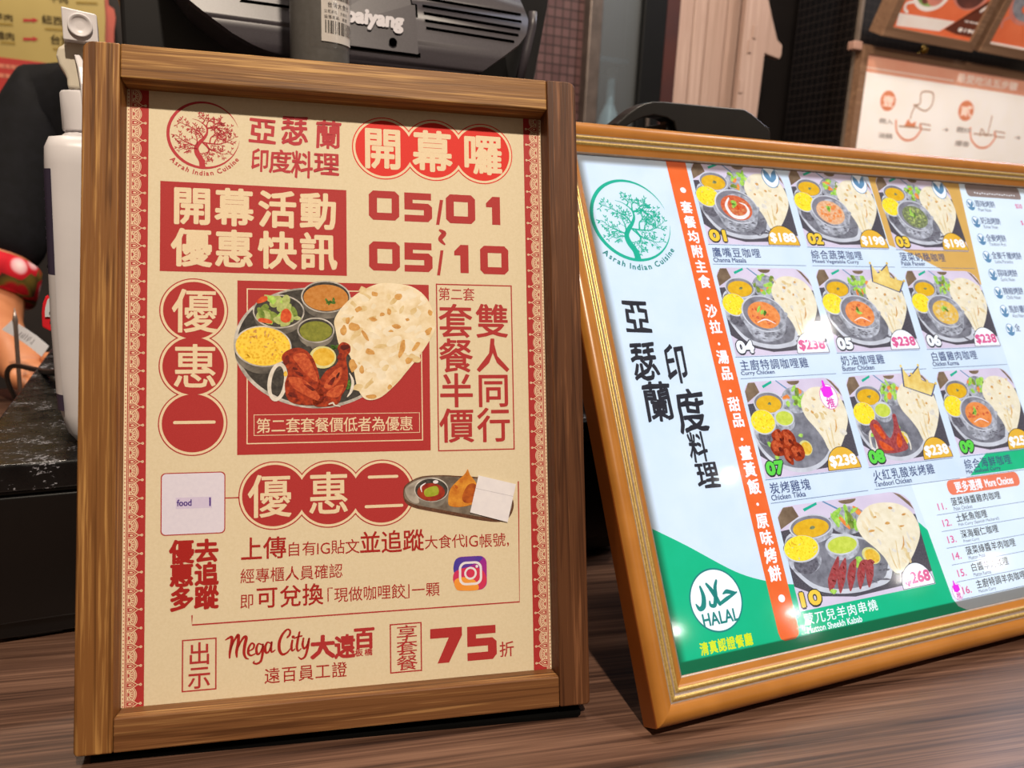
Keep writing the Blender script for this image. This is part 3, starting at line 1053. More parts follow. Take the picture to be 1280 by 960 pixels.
# camera app badge
IGP = 'app_badge'
x0, y0, x1, y1 = 158.2, 235.8, 175.5, 253.3
S.rect(IGP, 'app_violet', 2, x0, y0, x1, y1, 4)
S.blob(IGP, 'app_blue', 3, [(x0 + 1, y0 + 1.2), (x0 + 8, y0 + .1), (x0 + 15, y0 + .6), (x1 - 4, y0 + 3), (x0 + 8, y0 + 5), (x0 + .3, y0 + 8)])
S.blob(IGP, 'app_pink', 3.5, [(x0 + .1, y0 + 8), (x0 + 7, y0 + 5.6), (x1 - 3, y0 + 7), (x1 - .2, y0 + 12), (x1 - 2, y1 - .8), (x0 + 9, y1 - .05), (x0 + .6, y1 - 3)])
S.blob(IGP, 'app_orange', 4, [(x0 + .2, y0 + 12), (x0 + 5, y0 + 10.5), (x0 + 11, y0 + 12.6), (x0 + 12.5, y1 - .15), (x0 + 4, y1 - .1), (x0 + 1, y1 - 1.2)])
cx, cy = (x0 + x1) / 2, (y0 + y1) / 2
pts = []
for s_, rr in ((6.1, 3.6), (4.9, 2.6)):
    for ax, ay, a in ((1, -1, -90), (1, 1, 0), (-1, 1, 90), (-1, -1, 180)):
        pts += [(cx + ax * (s_ - rr) + rr * math.cos(math.radians(a + k * 15)), cy + ay * (s_ - rr) + rr * math.sin(math.radians(a + k * 15))) for k in range(7)]
S.raw(IGP, 'paper_white', 5, pts, [(i, (i + 1) % 28, 28 + (i + 1) % 28, 28 + i) for i in range(28)])
S.ring(IGP, 'paper_white', 5, cx, cy, 3.3, 3.3, 1.05)
S.ell(IGP, 'paper_white', 5, cx + 3.4, cy - 3.4, .75, n=14)
LT = 'lettering:foot'
# foot of the poster
S.line_rect('stamp_box', 'red', 1, 26.5, 267.7, 42.2, 292.3, .65)
S.cjk(LT, 'red', 2, '出', 29.0, 269.2, 10.6, 11, bold=.012)
S.cjk(LT, 'red', 2, '示', 29.0, 280.3, 10.6, 11, bold=.012)
MC = 'mall_name'
kx = lambda x, y: (46.0 + (x - 60) * .0604, 269.0 + (y - 120) * .0622 + (x - 60) * .0033)
MG = lambda pts, w: S.stroke(MC, 'deep_red', 2, [kx(*p) for p in pts], [q / 16 for q in w] if isinstance(w, list) else w / 16)
MG([(64, 124), (90, 108), (112, 104), (110, 150), (98, 215), (95, 262)], [8, 16, 22, 24, 20, 12])
MG([(100, 210), (125, 140), (150, 98), (162, 92), (160, 150), (148, 215), (150, 255)], [8, 14, 20, 24, 24, 22, 14])
MG([(155, 200), (180, 140), (205, 105), (222, 110), (210, 170), (205, 230), (220, 265), (240, 274)], [8, 14, 20, 24, 24, 22, 16, 8])
MG([(240, 215), (275, 195), (282, 165), (262, 155), (240, 190), (238, 230), (258, 248), (290, 235)], [8, 14, 16, 14, 18, 20, 14, 10])
MG([(340, 165), (315, 160), (300, 195), (305, 235), (325, 232), (345, 190), (350, 165)], [10, 14, 20, 20, 14, 12, 12])
MG([(350, 165), (348, 230), (335, 290), (305, 312), (278, 305), (284, 292)], [16, 20, 18, 16, 14, 8])
MG([(410, 158), (385, 150), (368, 185), (372, 225), (392, 225), (412, 180), (418, 150)], [10, 14, 20, 20, 14, 12, 12])
MG([(418, 150), (412, 200), (420, 225), (445, 210)], [16, 20, 14, 8])
MG([(540, 115), (560, 90), (560, 60), (535, 55), (500, 95), (478, 150), (478, 210), (500, 245), (535, 235), (562, 205)], [14, 18, 14, 14, 20, 24, 24, 20, 14, 10])
MG([(580, 140), (572, 190), (580, 220), (600, 205)], [16, 20, 14, 8])
S.ell(MC, 'deep_red', 2.5, *kx(586, 112), .8, n=10)
MG([(636, 75), (622, 140), (615, 195), (625, 222), (648, 205)], [14, 20, 20, 14, 8])
MG([(598, 122), (625, 112), (655, 106)], 12)
MG([(668, 125), (660, 175), (672, 205), (695, 180), (710, 130)], [14, 20, 16, 14, 12])
MG([(712, 128), (700, 200), (680, 265), (650, 285), (628, 270)], [16, 20, 18, 14, 8])
S.cjk(MC, 'red', 2, '大', 85.9, 270.6, 11.8, 11.2, bold=.05)
S.cjk(MC, 'red', 2, '遠', 97.4, 271.0, 10.3, 11.6, bold=.04)
S.cjk(MC, 'red', 2, '百', 106.8, 268.0, 10.6, 10.8, bold=.04)
S.cjk(MC, 'red', 2, '板橋', 107.5, 278.8, 4.0, 3.5, dx=4.7, bold=.03)
LT = 'lettering:staff card'
S.cjk(LT, 'deep_red', 2, '遠百員工證', 64, 284.1, 7.6, 7.8, dx=8.0, bold=.006)
S.line_rect('stamp_box:b', 'red', 1, 124.9, 267.6, 141.1, 292.2, .65)
LT = 'lettering:set meal'
for i, ch in enumerate('享套餐'):
    S.cjk(LT, 'red', 2, ch, 127.9, 268.6 + i * 7.5, 11, 7.7, bold=.008)
digit('7', 145.4, 271.6, 161.9, 289.2)
digit('5', 164.6, 271.9, 180.1, 289.3)
S.cjk(LT, 'red', 2, '折', 181.4, 280.8, 8, 8.1, bold=.012)
# lace borders
LB = 'lace_border'
for side in (0, 1):
    fx = (lambda x: x) if side == 0 else (lambda x: PW - x)
    a, b = sorted((fx(-.1), fx(9.9)))
    S.rect(LB, 'red', 1, a, 0, b, 297)
    a, b = sorted((fx(.0), fx(1.35)))
    S.rect(LB, 'pale_ink', 2, a, 0, b, 297)
    for k in range(165):
        S.rect(LB, 'red', 3, fx(.72) - .24, 1 + k * 1.8, fx(.72) + .24, 1.55 + k * 1.8)
    a, b = sorted((fx(1.8), fx(2.05)))
    S.rect(LB, 'pale_ink', 2, a, 0, b, 297)
    a, b = sorted((fx(2.4), fx(2.7)))
    S.rect(LB, 'pale_ink', 2, a, 0, b, 297)
    sg = 1 if side == 0 else -1
    per = 8.72
    for k in range(35):
        yc = 3.4 + k * per - (2.0 if side else 0)
        if yc > 294:
            break
        A0, A1 = (-90, 90) if side == 0 else (90, 270)
        for r1, t in ((4.35, .3), (3.75, .5), (2.9, .25)):
            S.ring(LB, 'pale_ink', 2, fx(2.6), yc, r1 * .95, r1, t, A0, A1, 20)
        for q in range(-3, 4):
            aa = math.radians(q * 27)
            S.ell(LB, 'pale_ink', 2.3, fx(2.6) + sg * 1.75 * math.cos(aa), yc + 1.75 * math.sin(aa), .85, .3, math.degrees(aa) * sg, 10)
        yl = yc + per / 2
        if yl > 296:
            break
        leaf = [(2.5, yl - 1.9), (4.4, yl - 1.85), (5.8, yl - .9), (7.1, yl), (5.8, yl + .9), (4.4, yl + 1.85), (2.5, yl + 1.9)]
        S.poly(LB, 'red', 3, [(fx(x), y) for x, y in leaf])
        S.stroke(LB, 'pale_ink', 4, [(fx(x), y) for x, y in leaf], .42, smooth=False)
        S.stroke(LB, 'pale_ink', 4, [(fx(x), y) for x, y in ((2.6, yl - 1.1), (4.2, yl - 1.05), (5.7, yl), (4.2, yl + 1.05), (2.6, yl + 1.1))], .3, smooth=False)
        S.ell(LB, 'pale_ink', 4.5, fx(3.8), yl, .75, .42, 0, 10)
        S.rect(LB, 'pale_ink', 4, *sorted((fx(7.0), fx(8.1))), 0, 0) if False else None
        S.stroke(LB, 'pale_ink', 4, [(fx(7.0), yl), (fx(8.2), yl)], .4, smooth=False)
        S.ring(LB, 'pale_ink', 4, fx(8.4), yl, .62, .62, .36, n=12)
res = S.finish(poster)
# paper patch stuck over a part of the snack picture
mb = MB()
X = lambda x: BS + x / 1000
Y = lambda y: HS - RT - y / 1000
pp = [(168.7, 193.9), (191.8, 199.3), (187.2, 219.2), (163.8, 212.5)]
pp = [(171.8, 193.9), (191.9, 199.2), (187.0, 219.0), (167.0, 213.0)]
mb.prism([(X(x), Y(y)) for x, y in pp], wp + .0005, wp + .0008)
pt = build('paper_patch', mb, ink('paper_white'), sign)
pt['label'] = 'white paper patch stuck over the samosa picture'
s2 = Sheet(BS, HS - RT, wp + .00082, ink)
s2.stroke('fold_line', 'fold', 0, [(170.2, 200.6), (190.3, 205.6)], .22, smooth=False)
s2.finish(pt)


# ------------------------------------------------------------------ backlit menu in its moulded frame
MI, MH, MT, MLIP = 0.021337, 0.349938, 0.015938, 0.010620
MW = 0.420 + 2 * MI
MM = frame((0.075175, 0.346488, 0), 0.405526, 0.522132, 0.00154)
menu = thing('backlit_menu', 'large glowing menu of numbered dishes in an orange and gold moulded frame, leaning back', 'menu', MM)
M_OR = simple('orange lacquer', '#a86f2e', '#9c6526', 40, .3, 0, .5)
M_ORS = simple('orange lacquer shaded side', '#8a4a1a', '#834518', 40, .35, 0, .5)  # darker copy of the lacquer, the side's shade put into its colour
M_GOLD = simple('gold leaf', '#c8ac6c', '#b0924e', 900, .38, .5)
M_GREY = simple('silver line', '#a8968c', '#9a8a80', 300, .35, .4)
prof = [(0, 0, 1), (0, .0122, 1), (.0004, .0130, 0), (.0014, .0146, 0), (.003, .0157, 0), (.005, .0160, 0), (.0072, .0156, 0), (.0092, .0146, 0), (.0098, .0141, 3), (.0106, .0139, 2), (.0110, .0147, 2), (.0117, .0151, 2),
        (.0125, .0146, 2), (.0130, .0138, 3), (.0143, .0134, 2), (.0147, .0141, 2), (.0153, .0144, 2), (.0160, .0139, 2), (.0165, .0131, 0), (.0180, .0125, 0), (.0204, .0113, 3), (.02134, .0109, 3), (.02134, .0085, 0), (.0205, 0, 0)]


def moulding(side):
    b = MB()
    L = MW if side in (0, 2) else MH

    def P(d, w, end):
        if side == 0:
            return (d if end == 0 else MW - d, d, w)
        if side == 2:
            return (d if end == 0 else MW - d, MH - d, w)
        if side == 3:
            return (d, d if end == 0 else MH - d, w)
        return (MW - d, d if end == 0 else MH - d, w)
    for k in range(len(prof)):
        a, c = prof[k], prof[(k + 1) % len(prof)]
        mt = a[2] if k < len(prof) - 1 else 0
        sm = 0 < k < 22
        b.add([P(a[0], a[1], 0), P(a[0], a[1], 1), P(c[0], c[1], 1), P(c[0], c[1], 0)], [(0, 1, 2, 3)], mt, sm)
    o = build('moulding', b, [M_OR, M_ORS, M_GOLD, M_GREY], menu)
    return o


for k in range(4):
    moulding(k)
mb = MB()
mb.box(.0206, MW - .0206, .0206, MH - .0206, .001, .0092)
build('light_panel', mb, simple('light panel body', '#3a3430', '#443d38', 40, .6), menu)
P_top = MM @ Vector((MW / 2, MH * .75, -.0005))
MMi = MM.inverted()
gx = MM.to_3x3() @ Vector((1, 0, 0))
gn = Vector((-gx.y, gx.x, 0)).normalized()
foot = Vector((P_top.x, P_top.y, .006)) + gn * .03
a, b = MMi @ P_top, MMi @ foot
mb = MB()
mb.loft([[(a.x - .03, a.y, a.z), (a.x + .03, a.y, a.z), (a.x + .03, a.y - .003, a.z - .004), (a.x - .03, a.y - .003, a.z - .004)],
         [(b.x - .05, b.y, b.z + .004), (b.x + .05, b.y, b.z + .004), (b.x + .05, b.y, b.z), (b.x - .05, b.y, b.z)]], smooth=False)
build('easel_leg', mb, M_BLACK, menu)

MENU_BOX[:] = [MI + .0006, MI + .0056, MI + .4194, MH - MI - .0030]
mb = MB()
mb.box(MI - .0006, MW - MI + .0006, MI - .0006, MH - MI + .0006, .0093, .0098)
msheet = build('menu_sheet', mb, ink_lit('sheet_blue'), menu)
Q = Sheet(MI, MH - MI, .00983, ink_lit)
CB = 'colour_band'
Q.poly('side_panel', 'sheet_white', 1, [(338, -.3), (419.8, -.3), (419.8, 307), (262, 307), (300, 226), (326, 200), (326, 87)])
Q.poly('side_panel', 'gold_paper', 1.5, [(243, -.3), (339, -.3), (326, 87), (300, 80), (262, 62), (243, 56)])
# green sweep
top = [p for p in catmull([(-.3, 231), (20, 243), (47.9, 260.8), (68, 269), (84, 273), (150, 282), (190, 282)], 6)]
Q.poly(CB + ':green', 'green', 2, [(p.x, p.y) for p in top] + [(194, 250), (200, 256), (215, 307.2), (-.3, 307.2)])
Q.poly(CB + ':green strip', 'green_band', 2, [(274, 212), (332, 209), (332, 225.6), (252.4, 225.8)])
Q.poly('side_panel:choices', 'sheet_white', 3, [(197, 226), (330, 226), (330, 307), (213, 307), (207, 304), (204, 299)])
Q.poly(CB + ':orange', 'orange', 4, [(65.7, -.3), (81.0, -.3), (81.6, 296), (80.8, 300), (78, 301.8), (70.5, 301.8), (68, 300.4), (67.2, 297)])
ML = 'lettering:strip'
Q.ell(ML, 'white', 5, 74.0, 21, 2.2, 2.0)
Q.ell(ML, 'white', 5, 75.0, 279.5, 2.3, 2.1)
for ch, y in (('套', 33.4), ('餐', 43.9), ('均', 54.4), ('附', 64.6), ('主', 75.0), ('食', 85.4), ('沙', 105.3), ('拉', 115.8), ('湯', 135.5), ('品', 145.8), ('甜', 165.5), ('品', 175.3), ('薑', 195.5), ('黃', 205.4), ('飯', 215.6), ('原', 235.5), ('味', 245.5), ('烤', 255.5), ('餅', 265.6)):
    Q.cjk(ML, 'white', 5, ch, 69.0 + y * .004, y - 4.4, 8.6, 8.8, bold=.035)
for y in (97, 127, 157.2, 187.2, 226):
    Q.ell(ML, 'white', 5, 73 + y * .004, y, .95, .95, n=14)
tree_logo(Q, 'emblem', 'teal', 29.4, 44.2, 28.2, 5, 3, .95)
Q.arc_text('emblem', 'teal_dark', 5, 'Asrah Indian Cuisine', 29.4, 44.4, 33.6, 5.2, 138, 35, .0)
ML = 'lettering:name'
for ch, x0, y0, x1, y1 in (('亞', 10, 97.5, 27.5, 118.5), ('瑟', 9, 124, 26, 147), ('蘭', 11.5, 149.6, 30.6, 172), ('印', 31.4, 127, 46, 150), ('度', 32.0, 155, 52, 180), ('料', 35.6, 181, 47, 197.5), ('理', 36.5, 198.5, 51, 213)):
    Q.cjk(ML, 'ink', 5, ch, x0 - .5, y0 - .8, x1 - x0 + 1, y1 - y0 + 1.6, bold=.022, brush=.035, res=3, shear=.02)
# halal mark
HM = 'certification_mark'
Q.ell(HM, 'teal_dark', 4, 31.6, 273.8, 17.2, 16.9, n=64)
Q.ell(HM, 'white', 5, 31.6, 273.8, 16.3, 16.0, n=64)
q = lambda x, y: (31.6 + (x - 410) * .1715, 273.8 + (y - 452) * .138)
for pts, w in (([(360, 392), (365, 430), (358, 465), (342, 474), (332, 455)], [1.2, 2.6, 3.2, 2.4, .8]), ([(385, 386), (398, 410), (410, 440), (420, 470)], [1.4, 2.4, 2.6, 2.0]), ([(425, 380), (415, 405), (410, 440), (400, 470), (385, 468), (384, 452)], [1.4, 2.2, 2.6, 2.4, 1.8, .8]),
               ([(420, 470), (450, 455), (492, 437)], [1.8, 2.2, 1.0]), ([(440, 434), (455, 428), (470, 433), (488, 438)], [.8, 2.4, 2.2, .9])):
    Q.stroke(HM, 'teal_dark', 6, [q(*p) for p in pts], w)
Q.text(HM, 'teal_dark', 6, 'HALAL', 20.2, 279.6, 43.8, 286.4, .2)
Q.cjk('lettering:cert', 'yellow_ink', 5, '清真認證餐廳', 14.8, 293.6, 5.4, 6.6, dx=5.8, bold=.03)


def dish(no, X, Y, kind, price, gold, zh, en, seed, crown=False, veg=False, ncol='number_gold', sc=(1, 1)):
    part = 'dish_photo:%s' % no
    s = Q
    rg = random.Random(seed)
    px = lambda x: X + x * sc[0]
    py = lambda y: Y + y * sc[1]
    B = lambda mat, layer, pts: s.blob(part, mat, layer, [(px(x), py(y)) for x, y in pts])
    Pl = lambda mat, layer, pts: s.poly(part, mat, layer, [(px(x), py(y)) for x, y in pts])
    El = lambda mat, layer, x, y, rx, ry, rot=0, **k: s.ell(part, mat, layer, px(x), py(y), rx * sc[0], ry * sc[1], rot, **k)
    R = lambda mat, layer, x, y, rx, ry, j=.25, rot=0: s.rblob(part, mat, layer, px(x), py(y), rx * sc[0], ry * sc[1], j, 7, rot, rg)
    top = -60
    cor = [(76, 0), (0, 0), (0, top + 7)]
    cor += [(7 - 7 * math.cos(a), top + 7 - 7 * math.sin(a)) for a in (.4, .8, 1.2, 1.57)]
    cor += [(64 + 12 * math.sin(a), top + 12 - 12 * math.cos(a)) for a in (0, .4, .8, 1.2, 1.57)]
    Pl('table_lilac', 6, cor)
    Pl('mat_slate', 7, [(0, -46), (14, -47), (40, -52), (76, -44), (76, -8), (60, -3), (30, -2), (12, -6), (0, -14)])
    Pl('bag_brown', 7.5, [(.3, -47), (.2, -54), (4, -59.4), (9, -59.4), (11, -53)])
    Pl('bag_brown', 7.5, [(66, -59.6), (70, -57.6), (74.5, -52), (75.8, -47), (70, -55)])
    El('bag_brown', 7.5, 39, -59, 5, 2.6, a0=0, a1=180)
    Pl('teal', 7.6, [(14, -57), (22, -60), (22, -58.4), (14.6, -55.4)])
    Pl('leaf_ring', 7.6, [(26, -60), (33, -54.5), (32, -54), (25, -59.8)])
    if kind == 'tandoori':
        El('plate_lit', 8, 29, -25, 30, 23.5, 8, n=56)
        El('plate', 8.5, 29, -26, 28.5, 21.8, 8, n=56)
    else:
        B('plate_lit', 8, [(0, -28), (4, -18), (12, -9), (26, -4.6), (40, -4.6), (52, -9), (52, -30), (10, -44), (0, -38)])
        B('plate', 8.5, [(0, -31), (5, -20), (13, -11.5), (26, -7.4), (40, -7.4), (50, -12), (50, -30), (10, -42), (0, -38)])
        for i in range(8):
            R('bowl_dark', 8.7, rg.uniform(38, 58), rg.uniform(-20, -6), 3.4, .7, .3, rg.uniform(-30, 30))
    # dal
    El('bowl_steel', 9, 16, -43.6, 11.3, 7.6)
    El('plate_lit', 9.3, 16, -46, 11.6, 7.2)
    El('bowl_in', 9.6, 16, -46, 10.8, 6.5)
    El('dal_y', 10, 15.8, -45.2, 9.6, 5.5)
    R('curry_green', 10.4, 16.5, -45.4, 1.6, 1.0, .35)
    # salad
    El('bowl_steel', 9, 37, -46.5, 10.5, 8.5)
    for i in range(16):
        a, f = rg.random() * 6.28, rg.random() ** .5
        R(('lettuce_b', 'lettuce_b', 'lettuce_b', 'carrot', 'cucumber')[i % 5], 9.5 + i * .04, 36.5 + 8.4 * f * math.cos(a), -48.5 + 6.6 * f * math.sin(a), rg.uniform(1.6, 3.4), rg.uniform(1, 2), .3, rg.random() * 180)
    # rice
    El('bowl_steel', 10.6, 8.6, -27.5, 8.6, 8)
    El('bowl_dark', 10.7, 8.8, -25.4, 6.4, 6)
    El('plate_lit', 10.8, 8.4, -34.2, 9.3, 7.8)
    El('rice_y', 11, 8.2, -34.6, 8.8, 7.3)
    for i in range(26):
        a, f = rg.random() * 6.28, rg.random() ** .5
        R(('rice_y', 'dal_y', 'lemon_rim')[i % 3], 11.3, 8.2 + 8 * f * math.cos(a), -34.6 + 6.6 * f * math.sin(a), rg.uniform(.4, 1.0), .35, .3, rg.random() * 180)
    # naan
    nn = [(40.5, -43), (44, -49), (51, -53.6), (60, -54), (68, -51.5), (73.6, -46), (75.8, -38), (75, -31), (71, -24), (66, -17.5), (60, -11.5), (55.6, -10.6), (53, -14), (51, -21), (47, -28), (42, -35)]
    B('naan_pale', 12, nn)
    for i in range(30):
        x, y = rg.uniform(44, 73), rg.uniform(-51, -14)
        if (x - 52) * .9 + (y + 30) * -.2 > 20 + (y + 30) * -.8 or x < 46 - (y + 40) * -.35 and y > -34:
            continue
        R(('naan_shade', 'onion', 'naan')[i % 3], 12.3 + i * .01, x, y, rg.uniform(.8, 2.6), rg.uniform(.6, 1.5), .35, rg.uniform(20, 90))
    for x, y in ((48, -38), (52, -46), (62, -50), (58, -41), (66, -38), (69, -45)):
        R('naan_char', 12.9, x, y, rg.uniform(.8, 1.5), rg.uniform(.6, 1.1), .3)
    s.stroke(part, 'naan_char', 12.9, [(px(65), py(-32)), (px(64), py(-27)), (px(62), py(-24))], [.4, 1.2, .4])
    s.stroke(part, 'naan_shade', 12.9, [(px(55), py(-26)), (px(55.5), py(-18)), (px(56.5), py(-13))], [.5, 1.2, .5])
    s.stroke(part, 'naan_shade', 12.9, [(px(60), py(-30)), (px(59), py(-22)), (px(58.5), py(-15))], [.5, 1.0, .5])
    if kind == 'tandoori':
        El('bowl_steel', 11, 25, -34, 7.6, 6.6)
        El('plate_lit', 11.2, 25, -36, 7.7, 5.6)
        El('chutney_pale', 11.5, 25, -35.6, 6.6, 4.5)
        El('lemon_rim', 13, 35.4, -16, 5.2, 4.8)
        El('lemon', 13.2, 35.9, -15.8, 4.2, 3.9)
        if no == '07':
            for x, y, a, b in ((15, -18, 6.4, 6), (24, -22, 7, 6.4), (28, -14, 6.4, 5.6), (17, -24, 5.6, 4.2), (21, -12.5, 6, 3.4)):
                R('chicken', 14, x, y, a, b, .18, rg.random() * 90)
                R('chicken_lit', 14.5, x - .6, y - .8, a * .62, b * .55, .3, rg.random() * 90)
                R('chicken_dark', 14.8, x + 1.2, y + 1.4, a * .3, b * .2, .3, rg.random() * 90)
        else:
            s.ring(part, 'onion', 13.5, px(9.5), py(-16), 3.4 * sc[0], 7.4 * sc[1], 1.7, rot=6)
            B('kebab', 14, [(10, -26), (14, -30), (18, -28.4), (21, -22), (24, -17), (28, -20), (31, -26), (32, -32), (35, -32), (35, -26), (36, -18), (38, -10), (33, -7.6), (22, -7), (13, -9), (11.6, -17)])
            for pts in ([(13, -26), (17, -26), (21, -18), (18, -17)], [(14, -16), (19, -14), (25, -9), (16, -10)], [(29, -14), (33, -20), (34, -13), (30, -10)]):
                B('tomato', 14.5, pts)
            s.ring(part, 'onion', 14.8, px(38), py(-13), 3.0 * sc[0], 6 * sc[1], 1.4, 270, 430, rot=-6)
        for x, y in ((9, -20), (12, -12), (34, -24)):
            R('lettuce_b', 13.4, x, y, 2, 1.2, .3, rg.random() * 90)
    elif kind == 'kebab':
        El('bowl_steel', 11, 30, -31, 9.0, 7.4)
        El('plate_lit', 11.2, 30, -33, 9.2, 6.2)
        El('chutney_pale', 11.5, 30, -32.6, 8.0, 5.0)
        El('lemon_rim', 13, 44, -23.5, 5.0, 5.0, 20)
        El('lemon', 13.2, 44.4, -23.2, 4.1, 4.1, 20)
        R('lettuce_b', 13.5, 36, -21, 2.4, 3.2, .3)
        for i, (x, tx) in enumerate(((17.5, 26), (22.5, 29.5), (28, 35), (33.4, 41), (38.4, 44.5))):
            s.stroke(part, 'kebab', 14 + i * .1, [(px(x), py(-6.2 + (i == 0) * -2)), (px(x + 2), py(-13)), (px((x + tx) / 2 + 1), py(-19)), (px(tx), py(-26 + i * 1.6))], [1.4, 4.2 * sc[0], 3.8 * sc[0], 1.2])
            for q_ in range(4):
                R('chicken_dark' if q_ % 2 else 'rose', 14.6, x + 2 + q_, -10 - q_ * 3.2, .8, .4, .3, rg.random() * 90)
        R('lettuce_b', 15, 19, -7.2, 1.6, 1.4, .3)
    else:
        # hammered curry pail
        B('bowl_steel', 13, [(12.8, -29), (14, -19), (18, -12), (27, -9), (37, -10.5), (43, -15), (46, -23), (46.6, -29)])
        for i in range(26):
            R('bowl_dark', 13.3, rg.uniform(18, 43), rg.uniform(-19, -11), 1.2, .35, .2, 8)
        El('plate_lit', 13.6, 29.9, -28, 17.4, 12.6, 8)
        El('bowl_in', 13.8, 30, -28, 16.4, 11.7, 8)
        El('bowl_steel', 13.9, 33, -27, 14, 10.6, 8)
        El(kind, 14, 29.6, -27, 12.6, 9.2, 8)
        for i in range(26):
            a, f = rg.random() * 6.28, rg.random() ** .5 * .9
            m_ = {'curry_red': 'chickpea', 'curry_pale': 'curry_orange', 'curry_green': 'lettuce', 'curry_orange': 'curry_red', 'curry_yellow': 'naan_shade'}[kind]
            if kind == 'curry_orange' and i > 10:
                break
            R(m_, 14.3, 29.6 + 11.5 * f * math.cos(a), -27 + 8 * f * math.sin(a), rg.uniform(.7, 1.7), rg.uniform(.6, 1.2), .2)
        if kind == 'curry_red':
            s.stroke(part, 'cream_swirl', 14.8, [(px(25), py(-34)), (px(21.4), py(-28)), (px(25), py(-21)), (px(33), py(-20)), (px(38.6), py(-24)), (px(37.6), py(-29)), (px(33), py(-31))], [1, 2.2, 2.6, 2.6, 2.2, 1.4, .5])
            R('tomato', 15, 30, -27.4, 3.2, 2.4)
        if kind == 'curry_orange':
            s.stroke(part, 'cream_swirl', 14.6, [(px(23), py(-22)), (px(30), py(-24)), (px(37), py(-21))], [.4, 1, .4])
        for q_ in range(3):
            R('lettuce_b' if q_ else 'herb', 15.2, 28.5 + rg.uniform(-2.2, 2.2), -29 + rg.uniform(-2.4, 1.6), 2.4, 1.1, .35, rg.random() * 180)
    # number and price
    W_ = 15.0 if no != '10' else 17
    nm = 'ink'
    s.text(part, nm, 17, no, X + 1.0, Y - 11, X + 1.0 + W_, Y - 0.5, 1.45)
    s.text(part, ncol, 19, no, X + 1.7, Y - 10.3, X + .3 + W_, Y - 1.6, .72)
    s.ell(part, 'ink', 17, X + 75.6 * sc[0] - 13.5, Y - .3, 13.6, 14.6, a0=180, a1=360)
    s.ell(part, 'badge_gold' if gold else 'white', 18, X + 75.6 * sc[0] - 13.5, Y - .6, 13.1, 13.9, a0=180, a1=360)
    s.text(part, 'white' if gold else 'price_pink', 19, price, X + 75.6 * sc[0] - 24.4, Y - 9.6, X + 75.6 * sc[0] - 2.4, Y - 1.6, .42)
    if crown:
        C = [(49, -50), (47.5, -64), (52.6, -58.6), (57.6, -61), (60.6, -64.6), (63.4, -56.8), (70.4, -56.4), (78.6, -52), (75.4, -42.6)]
        k0 = lambda g: [(X + 49 + (x - 49) * g + (1 - g) * 14, Y - 52 + (y + 52) * g) for x, y in C]
        C2 = [(49.4, -50.6), (52.6, -65), (56.6, -57.6), (60, -58.8), (68.8, -64.8), (68.4, -54.6), (73, -52.6), (80.4, -51.2), (73.2, -42.2)]
        s.poly(part, 'ink_blue', 16, [(X + x, Y + y) for x, y in C2])
        cx_, cy_ = 65, -52
        s.poly(part, 'crown_gold', 17, [(X + cx_ + (x - cx_) * .93, Y + cy_ + (y - cy_) * .9) for x, y in C2])
        for x, y in ((52.6, -65), (60, -59), (68.8, -65), (73, -53.4), (80.4, -51.4)):
            s.ell(part, 'crown_gold', 17.5, X + x, Y + y, 1.1, 1.1, n=12)
    if veg:
        s.ell(part, 'leaf_ring', 16, X + 65.6, Y - 52.4, 7.4, 8.6)
        s.ell(part, 'white', 16.5, X + 65.6, Y - 52.4, 6.8, 8)
        s.blob(part, 'leaf_ring', 17, [(X + 65.6, Y - 48), (X + 60.6, Y - 52), (X + 61, Y - 58), (X + 65, Y - 54)])
        s.blob(part, 'leaf_ring', 17, [(X + 65.8, Y - 48), (X + 66.4, Y - 54), (X + 70.4, Y - 58), (X + 70.6, Y - 52)])
    if no == '10':
        return
    lt = 'lettering:caption %s' % no
    s.cjk(lt, 'ink_blue', 5, zh, X + 1.0, Y + 2.4, 7.2, 7.0, dx=7.85, bold=.012)
    s.text(lt, 'ink_blue', 5, en, X + .6, Y + 9.6, X + .6 + len(en) * 2.0, Y + 13.0, .1)
    s.rect(lt, 'rule', 5, X - .6, Y + .3, X + 75, Y + .65)
    s.rect(lt, 'rule', 5, X - .6, Y + 14.2, X + 76, Y + 14.55)


R1, R2, R3 = 59.0, 135.6, 212.2
C1, C2_, C3 = 84.0, 166.0, 248.8
dish('01', C1, R1, 'curry_red', '$188', True, '鷹嘴豆咖哩', 'Channa Masala', 1, veg=True)
dish('02', C2_, R1, 'curry_pale', '$198', True, '綜合蔬菜咖哩', 'Mixed Vegetable Curry', 2, veg=True)
dish('03', C3, R1, 'curry_green', '$198', True, '菠菜奶酪咖哩', 'Palak Paneer', 3, veg=True)
dish('04', C1, R2, 'curry_orange', '$238', False, '主廚特調咖哩雞', 'Curry Chicken', 4, ncol='white')
dish('05', C2_, R2, 'curry_orange', '$238', False, '奶油咖哩雞', 'Butter Chicken', 5, crown=True, ncol='white')
dish('06', C3, R2, 'curry_yellow', '$238', False, '白醬雞肉咖哩', 'Chicken Korma', 6, ncol='white')
dish('07', C1, R3, 'tandoori', '$238', True, '炭烤雞塊', 'Chicken Tikka', 7, ncol='number_green')
dish('08', C2_, R3, 'tandoori', '$238', True, '火紅乳酸炭烤雞', 'Tandoori Chicken', 8, crown=True, ncol='number_green')
dish('09', C3, R3, 'curry_orange', '$258', True, '綜合海鮮咖哩', 'Mix Seafood Curry', 9, ncol='number_green')
dish('10', 85.6, 288.4, 'kebab', '$268', False, '', '', 10, sc=(1.42, .985))


